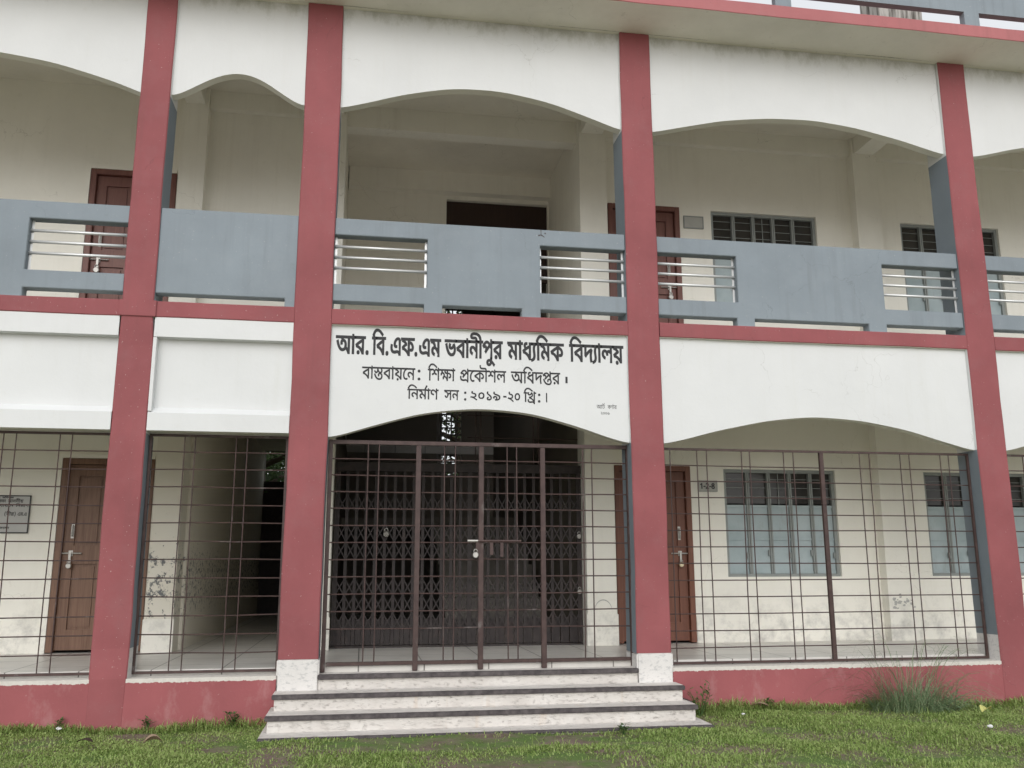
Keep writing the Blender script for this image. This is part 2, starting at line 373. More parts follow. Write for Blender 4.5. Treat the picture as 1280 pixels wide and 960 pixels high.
# arch walls -----------------------------------------------------------
def arch(x0, x1, zt, zs, rise, p, name='arch_wall', mats=('white', 'cream')):
    n = 48; mb = MB()
    xs = [x0 + (x1 - x0) * k / n for k in range(n + 1)]
    zz = [zs + rise * (max(0, 4 * (k / n) * (1 - k / n))) ** p + wob(xs[k], x0 + zs, 0.003) for k in range(n + 1)]
    for k in range(n):
        a, b, za, zb = xs[k], xs[k + 1], zz[k], zz[k + 1]
        mb.quad((a, WY0, za), (b, WY0, zb), (b, WY0, zt), (a, WY0, zt), 0)
        mb.quad((b, WY1, zb), (a, WY1, za), (a, WY1, zt), (b, WY1, zt), 1)
        mb.quad((a, WY1, za), (b, WY1, zb), (b, WY0, zb), (a, WY0, za), 1)
        mb.quad((a, WY0, zt), (b, WY0, zt), (b, WY1, zt), (a, WY1, zt), 0)
    mb.quad((x0, WY1, zs), (x0, WY0, zs), (x0, WY0, zt), (x0, WY1, zt)); mb.quad((x1, WY0, zs), (x1, WY1, zs), (x1, WY1, zt), (x1, WY0, zt))
    return part(mb, name, list(mats), B, weld=True)
bays = [(COLS[i][1], COLS[i + 1][0]) for i in range(5)]
UP = [(0.33, 1.0), (0.285, 1.75), (0.33, 1.30), (0.285, 1.25), (0.285, 1.25)]
for (a, b), (r, p) in zip(bays, UP): arch(a, b, ZS, ZUS, r, p)
for k in (2, 3, 4): arch(bays[k][0], bays[k][1], Z1B, ZLS, 0.305, 1.35)
# boxed lintels of the two left ground bays
for k in (0, 1):
    a, b = bays[k]; b2 = b - (0.0 if k else 0.006); a2 = a + (0.022 if k else 0)
    mb = MB(); lo = 2.152
    pr = [(0.012, lo), (0.012, 2.315), (0.095, 2.375), (0.095, 3.022), (0.012, 3.028), (0.012, Z1B), (0.24, Z1B), (0.24, lo)]
    for q in range(len(pr)):
        (y0, z0), (y1, z1) = pr[q], pr[(q + 1) % len(pr)]
        mb.quad((a2, y0, z0), (a2, y1, z1), (b2, y1, z1), (b2, y0, z0), 1 if q in (6, 7) else 0)
    part(mb, 'lintel', ['white', 'cream'], B, label='white boxed lintel with a sunken panel')
    mb = MB()
    if k == 1: mb.box(a2, a2 + 0.03, 0.006, 0.094, 2.33, 3.02)
    if k == 1: part(mb, 'panel_reveal', 'white', B)

# floor band and slabs -------------------------------------------------
for k, (a, b) in enumerate(bays):
    mb = MB(); bar_x(mb, a, b, 0.003, 0.22, Z1B, Z1T, 0, 0.008, 0.003, k, 1, 1)
    part(mb, 'floor_band', ['red', 'cream'], B)
mb = MB(); x0, x1 = COLS[1]
mb.box(x0 - 0.015, x1 + 0.03, -0.012, 0.03, Z1B, Z1T - 0.001)
part(mb, 'floor_band', 'red', B, bevel=0.004)
HX0, HX1, HY0, HY1 = -0.35, 2.60, 3.95, 9.7      # stairwell
def slab(z0, z1, y0, name, mats, xa=-6.2, xb=10.62):
    mb = MB()
    mb.box(xa, xb, y0, HY0, z0, z1, 0, 0, 0, 1)
    mb.box(xa, HX0, HY0, 9.9, z0, z1, 0, 0, 0, 1); mb.box(HX1, xb, HY0, 9.9, z0, z1, 0, 0, 0, 1)
    mb.box(HX0, HX1, HY1, 9.9, z0, z1, 0, 0, 0, 1)
    return part(mb, name, mats, B)
slab(3.20, 3.385, 0.222, 'floor_slab', ['tile', 'cream'], -6.03, 10.45)
slab(ZS, 6.742, 0.0, 'roof_slab', ['concrete', 'soffit'])
mb = MB(); bar_x(mb, -6.6, 11.0, -0.53, -0.002, ZS, 6.742, 0, 0.006, 0.004, 3, None, 1)
part(mb, 'roof_eave', ['fascia', 'soffit'], B, label='projecting eave with a red painted edge')
mb = MB(); mb.box(-6.03, 10.45, 0.2, 9.9, -0.3, FL, 0)
part(mb, 'verandah_floor', 'tile', B)
for (a, b) in [(-6.03, -0.703), (2.918, 10.45)]:
    mb = MB(); mb.box(a, b, 0.0, 0.198, G0 - 0.2, 0.0)
    part(mb, 'plinth', 'plinth', B, label='red plinth wall with a ragged white lip')
for i in (2, 3):
    pass
mb = MB(); mb.box(-0.702, 2.917, 0.0, 0.198, G0 - 0.2, -0.001)
part(mb, 'landing', 'step', B, label='lime washed top landing of the entrance')

# entrance steps -------------------------------------------------------
ST = None
def step(x0, x1, y0, y1, z0, z1, nose, first=False):
    global ST
    mb = MB(); mb.box(x0 + 0.02, x1 - 0.02, y0 + 0.022, y1, z0, z1 - 0.002)
    if ST is None: ST = part(mb, 'entrance_steps', 'step', B, bevel=0.004, label='three lime washed entrance steps with dark cement nosings')
    else: part(mb, 'step', 'step', ST, bevel=0.004)
    mb = MB(); mb.box(x0, x1, y0, y0 + 0.05, z1 - nose, z1 + 0.002, 0)
    n = part(mb, 'nosing', 'nosing', ST, bevel=0.005)
    mb = MB(); mb.box(x0 + 0.004, x1 - 0.004, y0 + 0.052, y1, z1 - 0.02, z1 + 0.0025, 0); part(mb, 'tread', 'step', ST)
step(-0.716, 2.935, -0.285, -0.013, -0.272, -0.130, 0.036)
step(-0.742, 2.955, -0.545, -0.013, -0.402, -0.262, 0.036)
step(-0.770, 3.000, -0.795, -0.013, -0.62, -0.392, 0.020)
mb = MB(); mb.box(-0.352, 2.580, -0.03, 0.03, -0.038, 0.003); part(mb, 'nosing', 'nosing', ST, bevel=0.005)
mb = MB(); mb.box(2.945, 2.99, -0.30, -0.02, -0.300, -0.262); part(mb, 'nosing', 'nosing', ST, bevel=0.004)

# balcony parapets -----------------------------------------------------
PY0, PY1 = 0.026, 0.150
def holed(mb, x0, x1, z0, z1, holes, y0, y1):
    xs = sorted({x0, x1, *[h[0] for h in holes], *[h[1] for h in holes]}); zs = sorted({z0, z1, *[h[2] for h in holes], *[h[3] for h in holes]})
    inh = lambda x, z: any(h[0] < x < h[1] and h[2] < z < h[3] for h in holes) or not (x0 < x < x1 and z0 < z < z1)
    for i in range(len(xs) - 1):
        for j in range(len(zs) - 1):
            a, b, c, d_ = xs[i], xs[i + 1], zs[j], zs[j + 1]; mx, mz = (a + b) / 2, (c + d_) / 2
            if inh(mx, mz): continue
            mb.quad((a, y0, c), (b, y0, c), (b, y0, d_), (a, y0, d_)); mb.quad((b, y1, c), (a, y1, c), (a, y1, d_), (b, y1, d_))
            if inh(a - 1e-4, mz): mb.quad((a, y1, c), (a, y0, c), (a, y0, d_), (a, y1, d_))
            if inh(b + 1e-4, mz): mb.quad((b, y0, c), (b, y1, c), (b, y1, d_), (b, y0, d_))
            if inh(mx, c - 1e-4): mb.quad((a, y1, c), (b, y1, c), (b, y0, c), (a, y0, c))
            if inh(mx, d_ + 1e-4): mb.quad((a, y0, d_), (b, y0, d_), (b, y1, d_), (a, y1, d_))
def parapet(a, b, panel, legs, opens):
    mb = MB(); e = sorted(legs); sl = []; x = a
    for l0, l1 in e:
        if l0 > x: sl.append((x, l0))
        x = l1
    if x < b: sl.append((x, b))
    clip = lambda q0, q1: (a - 0.01 if q0 <= a else q0, b + 0.01 if q1 >= b else q1)
    H = [(*clip(*q), ZR1, ZR2) for q in opens] + [(*clip(*q), Z1T - 0.05, ZR0) for q in sl]
    H = [(max(h[0], a), min(h[1], b), max(h[2], Z1T - 0.02), h[3]) for h in H]
    holed(mb, a, b, Z1T - 0.02, ZR3, H, PY0, PY1)
    P_ = part(mb, 'balcony_parapet', 'grey', B, label='slate grey concrete parapet between two red columns', weld=True, bevel=0.005)
    for (q0, q1) in opens:
        for zz in (4.022, 3.913, 3.803):
            mb = MB(); mb.tube([(q0, 0.088, zz), (q1, 0.088, zz)], 0.0145, 10)
            part(mb, 'rail', 'inox', P_, smooth=True)
        for xx in (q0 + 0.012, q1 - 0.012):
            mb = MB(); mb.box(xx - 0.011, xx + 0.011, 0.10, 0.106, ZR1, ZR2)
            part(mb, 'rail_bracket', 'inox', P_)
(a, b) = bays[0]; parapet(a, b, [(-4.82, -3.137)], [(-4.82, -4.60), (-3.34, -3.137)], [(a, -4.82), (-3.137, b)])
(a, b) = bays[1]; parapet(a, b, [(a, b)], [(-0.80, b)], [])
(a, b) = bays[2]; parapet(a, b, [(0.554, 1.690)], [(0.528, 0.706), (1.500, 1.690)], [(a, 0.554), (1.690, b)])
(a, b) = bays[3]; parapet(a, b, [(3.785, 5.445)], [(3.765, 3.957), (5.240, 5.445)], [(a, 3.785), (5.445, b)])
(a, b) = bays[4]; parapet(a, b, [(7.62, 9.24)], [(7.60, 7.79), (9.05, 9.24)], [(a, 7.62), (9.24, b)])
mb = MB()
for (xa, za, xb, zb, w_) in ((1.700, 4.292, 1.702, 4.232, 0.010), (1.672, 4.230, 1.704, 4.240, 0.018), (1.704, 4.238, 1.738, 4.215, 0.014), (1.738, 4.262, 1.752, 4.252, 0.016)):
    dx, dz = xb - xa, zb - za; L = math.hypot(dx, dz); nx, nz = -dz / L * w_ / 2, dx / L * w_ / 2; y_ = PY0 - 0.0012
    mb.quad((xa - nx, y_, za - nz), (xb - nx * 0.4, y_, zb - nz * 0.4), (xb + nx * 0.4, y_, zb + nz * 0.4), (xa + nx, y_, za + nz))
part(mb, 'paint_splash', 'nosing', B, label='small dark splash mark on the parapet above the entrance', weld=True)
# roof parapet
mb = MB(); ry0, ry1 = -0.50, -0.42
for l0 in (-5.7, -3.75, -1.8, 0.18, 2.16, 4.150, 6.365, 8.4, 10.35): mb.box(l0, l0 + 0.18, ry0, ry1, 6.742, 6.915)
mb.box(-6.5, 10.9, ry0, ry1, 6.915, 7.65)
part(mb, 'roof_parapet', 'grey', B, label='grey roof parapet raised on short legs above the red eave')
mb = MB(); mb.box(6.40, 7.02, 1.10, 1.5, 6.742, 8.6)
part(mb, 'roof_pillar', 'concrete', B, label='stained bare concrete stub on the roof')

# back walls with openings ----------------------------------------------
def wall_holes(x0, x1, z0, z1, holes, y0, y1, name='back_wall', mats='cream', label=None):
    xs = sorted({x0, x1, *[h[0] for h in holes], *[h[1] for h in holes]}); zs = sorted({z0, z1, *[h[2] for h in holes], *[h[3] for h in holes]})
    inh = lambda x, z: any(h[0] < x < h[1] and h[2] < z < h[3] for h in holes) or not (x0 < x < x1 and z0 < z < z1)
    mb = MB()
    for i in range(len(xs) - 1):
        for j in range(len(zs) - 1):
            a, b, c, d_ = xs[i], xs[i + 1], zs[j], zs[j + 1]; mx, mz = (a + b) / 2, (c + d_) / 2
            if inh(mx, mz): continue
            mb.quad((a, y0, c), (b, y0, c), (b, y0, d_), (a, y0, d_)); mb.quad((b, y1, c), (a, y1, c), (a, y1, d_), (b, y1, d_))
            if inh(a - 1e-4, mz): mb.quad((a, y1, c), (a, y0, c), (a, y0, d_), (a, y1, d_))
            if inh(b + 1e-4, mz): mb.quad((b, y0, c), (b, y1, c), (b, y1, d_), (b, y0, d_))
            if inh(mx, c - 1e-4): mb.quad((a, y1, c), (b, y1, c), (b, y0, c), (a, y0, c))
            if inh(mx, d_ + 1e-4): mb.quad((a, y0, d_), (b, y0, d_), (b, y1, d_), (a, y1, d_))
    return part(mb, name, mats, B, label=label)
UF = 3.385
WIN = [(4.365, 5.840), (7.060, 8.535)]
DL, DR = (-3.262, -2.302), (2.975, 3.930)
WB, WH = 0.812, 1.303
wall_holes(-6.03, -2.262, FL, 3.20, [(DL[0], DL[1], FL, 2.12)], BY, 2.25)
wall_holes(2.93, 10.45, FL, 3.20, [(DR[0], DR[1], FL, 2.14)] + [(a, b, WB, WB + WH) for a, b in WIN], BY, 2.25)
UW = 5.497 - WH
wall_holes(-6.03, -2.262, UF, ZS, [(DL[0], DL[1], UF, 5.53)], BY, 2.25)
wall_holes(-1.98, -0.70, UF, ZS, [], BY, 2.25)
wall_holes(2.93, 10.45, UF, ZS, [(DR[0], DR[1], UF, 5.51)] + [(a, b, UW, UW + WH) for a, b in WIN], BY, 2.25)
# pilasters
for i, (x0, x1) in enumerate(COLS):
    for (z0, z1) in ((FL, 3.20), (UF, ZS)):
        mb = MB(); mb.box(x0, x1 + 0.012, 1.90, 2.26, z0, z1)
        part(mb, 'pilaster', 'peel' if (i == 1 and z0 < 1) else 'cream', B, label='pilaster with grey peeling patches' if (i == 1 and z0 < 1) else None)
        mb = MB()
        if z0 > 1: mb.box(x0 + 0.03, x1 - 0.03, WY1 + 0.003, 1.898, ZS - 0.22, ZS)
        else: mb.box(x0 + 0.03, x1 - 0.03, CD_, 1.898, 2.90, 3.20)
        part(mb, 'cross_beam', 'cream', B)
        if z0 < 1:                                   # low plastered skirting at the pier foot
            mb = MB(); mb.box(x0 - 0.012, x1 + 0.024, 1.885, 1.898, FL, 0.40); part(mb, 'skirting', 'cream', B, bevel=0.004)
for (a, b) in ((-1.965, -0.70), (2.93, 6.348), (6.70, 10.11)):
    mb = MB(); mb.box(a, b, 1.96, BY - 0.002, 6.37, ZS); part(mb, 'wall_beam', 'cream', B)
for (a, b) in ((-6.03, DL[0]), (3.94, 6.348), (6.70, 10.11)):
    mb = MB(); mb.box(a, b, BY - 0.014, BY - 0.001, FL, 0.36); part(mb, 'skirting', 'cream', B, bevel=0.004)
for (xc, zc, w_, h_, sd_) in ((6.50, 0.52, 0.26, 0.13, 3), (3.0, 0.0, 0, 0, 0)):
    if not w_: continue
    mb = MB(); rr = random.Random(sd_); yy = 1.8992
    for q in range(26):
        px, pz = xc + rr.gauss(0, w_ * 0.33), zc + rr.gauss(0, h_ * 0.3); rad = rr.uniform(0.006, 0.022); n_ = len(mb.v)
        for t in range(7): 
            a_ = -2 * math.pi * t / 7; k_ = rad * rr.uniform(0.5, 1.2); mb.v.append((px + k_ * math.cos(a_) * 1.3, yy - 0.00005 * q, pz + k_ * math.sin(a_)))
        mb.f.append(tuple(n_ + t for t in range(7))); mb.mi.append(0)
    part(mb, 'peeled_patch', 'plate', B, label='small dark peeled patch low on the pier behind the right grille')
# stair hall, upper floor
mb = MB(); mb.box(-0.338, 2.579, 2.05, 2.25, 6.31, ZS); part(mb, 'hall_beam', 'cream', B)
mb = MB(); mb.box(-0.338, 2.60, 3.80, 3.948, 6.30, ZS); part(mb, 'hall_beam', 'cream', B)
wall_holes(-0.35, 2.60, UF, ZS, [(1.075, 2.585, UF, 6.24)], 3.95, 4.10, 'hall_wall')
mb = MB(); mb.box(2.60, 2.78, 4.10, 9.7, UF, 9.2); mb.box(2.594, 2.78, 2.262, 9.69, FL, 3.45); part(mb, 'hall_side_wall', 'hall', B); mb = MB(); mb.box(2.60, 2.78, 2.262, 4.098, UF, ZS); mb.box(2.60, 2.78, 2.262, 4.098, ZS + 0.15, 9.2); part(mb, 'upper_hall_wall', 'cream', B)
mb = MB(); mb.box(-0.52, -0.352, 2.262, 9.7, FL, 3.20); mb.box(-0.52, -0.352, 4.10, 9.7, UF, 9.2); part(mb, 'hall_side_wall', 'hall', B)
mb = MB(); mb.box(-0.52, -0.352, 2.262, 4.098, UF, ZS); part(mb, 'upper_hall_wall', 'cream', B)
# passage
mb = MB(); mb.box(-2.12, -1.935, 2.262, 9.9, FL, 3.20); part(mb, 'passage_wall', 'peel', B, label='blotchy passage wall fading into the dark')
mb = MB(); mb.box(-0.70, -0.53, 2.262, 9.9, FL, 3.20); part(mb, 'passage_wall', 'cream', B)
JX0, JX1 = 1.43, 1.94
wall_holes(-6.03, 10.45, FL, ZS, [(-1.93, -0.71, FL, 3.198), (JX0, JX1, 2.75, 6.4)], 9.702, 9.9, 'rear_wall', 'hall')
mb = MB(); mb.box(-1.93, -0.71, 9.76, 9.81, FL, 2.60); part(mb, 'passage_door', 'gate_steel', B, label='dark steel door closing the far end of the passage')
for x in (-6.03, 10.25):
    mb = MB(); mb.box(x, x + 0.2, 2.27, 9.70, FL, ZS); part(mb, 'end_wall', 'white', B)
mb = MB()                                            # stair head above the roof
mb.box(-0.52, 2.78, 3.95, 4.10, 6.745, 9.2); mb.box(-0.35, 2.6, 9.702, 9.9, ZS + 0.15, 9.2); mb.box(-0.6, 2.9, 3.85, 10.0, 9.203, 9.35)
part(mb, 'stair_head', 'white', B)
# jali screen in the rear wall
mb = MB()
k = 0; zz = 2.75
while zz < 6.38:
    mb.box(JX0, JX1, 9.78, 9.83, zz, zz + 0.028); zz += 0.14
for q in range(1, 5):
    x = JX0 + (JX1 - JX0) * q / 5; mb.box(x - 0.012, x + 0.012, 9.775, 9.835, 2.75, 6.4)
mb.box(JX0 - 0.0, JX0 + 0.10, 9.76, 9.77, 2.75, 6.4)
part(mb, 'jali_screen', 'concrete', B, label='pierced screen window at the back of the stair hall')
# staircase inside the hall
mb = MB(); n = 11
for q in range(n):
    mb.box(1.15, 2.55, 3.9 + q * 0.27, 3.9 + (q + 1) * 0.27 + 0.02, FL + q * 0.155 - 0.12 * (q > 0), FL + (q + 1) * 0.155)
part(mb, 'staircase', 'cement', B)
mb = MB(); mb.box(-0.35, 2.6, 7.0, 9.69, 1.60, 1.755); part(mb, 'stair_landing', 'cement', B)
mb = MB(); mb.box(1.08, 2.585, 4.02, 4.07, 5.05, 6.235); part(mb, 'void_shade_sheet', 'void_dark', B, label='dark brown sheet standing in for the unlit stairwell void behind the upper hall')  # dark sheet added where the opening is only unlit

# windows ----------------------------------------------------------------
def make_window(x0, x1, z0, h):
    z1 = z0 + h; y = BY + 0.035
    mb = MB(); t = 0.042
    for a, b, c, d_ in ((x0, x0 + t, z0, z1), (x1 - t, x1, z0, z1), (x0 + t, x1 - t, z0, z0 + 0.035), (x0 + t, x1 - t, z1 - 0.04, z1)):
        mb.box(a, b, y, y + 0.07, c, d_)
    W_ = part(mb, 'window', 'wframe', B, origin=(x0, y, z0))
    zt = z0 + h * 0.665; n = 5; wdt = (x1 - x0 - 2 * t) / n
    for q in range(n):
        a = x0 + t + q * wdt; b = a + wdt
        if q < n - 1:
            mb = MB(); mb.box(b - 0.021, b - 0.0035, y - 0.004, y + 0.066, z0 + 0.035, z1 - 0.04); mb.box(b + 0.0035, b + 0.021, y - 0.004, y + 0.066, z0 + 0.035, z1 - 0.04)
            part(mb, 'mullion', 'wframe', W_)
        a2, b2 = a + (0.021 if q else 0), b - (0.021 if q < n - 1 else 0)
        mb = MB(); mb.box(a2 + 0.001, b2 - 0.001, y + 0.045, y + 0.053, zt + 0.02, z1 - 0.04); part(mb, 'pane', 'glass', W_)
        mb = MB(); mb.box(a2 + 0.001, b2 - 0.001, y + 0.030, y + 0.040, z0 + 0.035, zt)
        mb.box(a2 + 0.001, b2 - 0.001, y + 0.020, y + 0.029, z0 + 0.038, z0 + 0.065); mb.box(a2 + 0.001, b2 - 0.001, y + 0.016, y + 0.0295, z0 + 0.44, z0 + 0.462); mb.box(a2 + 0.001, b2 - 0.001, y + 0.018, y + 0.029, zt - 0.03, zt)
        part(mb, 'shutter_panel', 'shutter', W_)
        mb = MB()
        for u in range(1, 4): 
            zz = zt + (z1 - 0.04 - zt) * u / 3.7; mb.box(a2 + 0.002, b2 - 0.002, y + 0.036, y + 0.042, zz - 0.003, zz + 0.003)
        if q in (2,): mb.box((a2 + b2) / 2 - 0.004, (a2 + b2) / 2 + 0.004, y + 0.030, y + 0.0355, zt, z1 - 0.04)
        part(mb, 'window_bars', 'wframe', W_)
        mb = MB(); mb.box(b2 - 0.03, b2 - 0.012, y - 0.012, y + 0.015, z0 + 0.22 + 0.03 * (q % 2), z0 + 0.29 + 0.03 * (q % 2)); part(mb, 'latch', 'wframe', W_)
    return W_
W0 = make_window(WIN[0][0], WIN[0][1], WB, WH)
for dx, dz in ((WIN[1][0] - WIN[0][0], 0), (0, UW - WB), (WIN[1][0] - WIN[0][0], UW - WB)):
    c = copy_tree(W0, B); shift(c, dx, 0, dz)

# doors ------------------------------------------------------------------
def make_door(x0, x1, z0, z1, lock_right, mt, label):
    y = BY + 0.03; t = 0.065
    mb = MB()
    for a, b, c, d_ in ((x0, x0 + t, z0, z1), (x1 - t, x1, z0, z1), (x0 + t, x1 - t, z1 - t, z1)): mb.box(a, b, y - 0.055, y + 0.07, c, d_)
    D = part(mb, 'door', mt, B, origin=(x0, y, z0), label=label, bevel=0.004)
    a, b = x0 + t + 0.004, x1 - t - 0.004; zb = z0 + 0.02; zt = z1 - t - 0.004
    mb = MB(); mb.box(a, b, y + 0.022, y + 0.045, zb, zt)
    st = 0.105; mid = (a + b) / 2
    zs_ = [zb, zb + 0.21, zb + (zt - zb) * 0.455, zb + (zt - zb) * 0.555, zt - 0.12, zt]
    for q0, q1 in ((a, a + st), (mid - 0.05, mid + 0.05), (b - st, b)): mb.box(q0, q1, y + 0.0, y + 0.0215, zb, zt)
    for q0, q1 in ((a + st, mid - 0.05), (mid + 0.05, b - st)):
        for c, d_ in ((zs_[0], zs_[1]), (zs_[2], zs_[3]), (zs_[4], zs_[5])): mb.box(q0, q1, y + 0.0005, y + 0.0215, c, d_)
        for c, d_ in ((zs_[1], zs_[2]), (zs_[3], zs_[4])):
            mb.box(q0 + 0.028, q1 - 0.028, y + 0.010, y + 0.0215, c + 0.028, d_ - 0.028)
    part(mb, 'leaf', mt, D, origin=(x0, y, z0))
    s = 1 if lock_right else -1; lx = (b - 0.085) if lock_right else (a + 0.085)
    zl = z0 + 1.03
    mb = MB(); mb.tube([(lx - 0.115, y - 0.022, zl), (lx + 0.115, y - 0.022, zl)], 0.0085, 8); 
    mb.box(lx - 0.022, lx + 0.022, y - 0.010, y + 0.0, zl - 0.03, zl + 0.03); mb.box(lx - 0.012, lx + 0.012, y - 0.036, y - 0.031, zl - 0.10, zl + 0.012)
    part(mb, 'bolt', 'chrome', D, origin=(x0, y, z0))
    mb = MB(); hz = z0 + 1.27
    mb.tube([(lx, y, hz - 0.055), (lx, y - 0.035, hz - 0.05), (lx, y - 0.04, hz), (lx, y - 0.035, hz + 0.05), (lx, y, hz + 0.055)], 0.009, 8)
    mb.box(lx - 0.016, lx + 0.016, y - 0.004, y - 0.0005, hz - 0.08, hz + 0.08)
    part(mb, 'handle', 'chrome', D, origin=(x0, y, z0), smooth=False)
    return (lx, y - 0.045, zl - 0.10)
L1 = make_door(DL[0], DL[1], FL + 0.01, 2.118, False, 'wood', 'brown panelled wooden door of the left ground floor room')
L2 = make_door(DR[0], DR[1], FL + 0.01, 2.138, True, 'wood_red', 'red brown panelled door of the right ground floor room')
L3 = make_door(DL[0], DL[1], UF + 0.01, 5.528, False, 'wood_up', 'dark red upper floor door on the left')
L4 = make_door(DR[0], DR[1], UF + 0.01, 5.508, True, 'wood_up', 'dark red upper floor door on the right')
# plastered reveal beside the left doors
for z0, z1 in ((FL, 2.16), (UF, 5.57)):
    mb = MB(); mb.box(DL[0] - 0.055, DL[0] - 0.003, BY - 0.03, BY - 0.001, z0, z1); mb.box(DL[0] - 0.003, DL[1], BY - 0.03, BY - 0.001, z1 - 0.04, z1)
    part(mb, 'door_surround', 'cream', B)

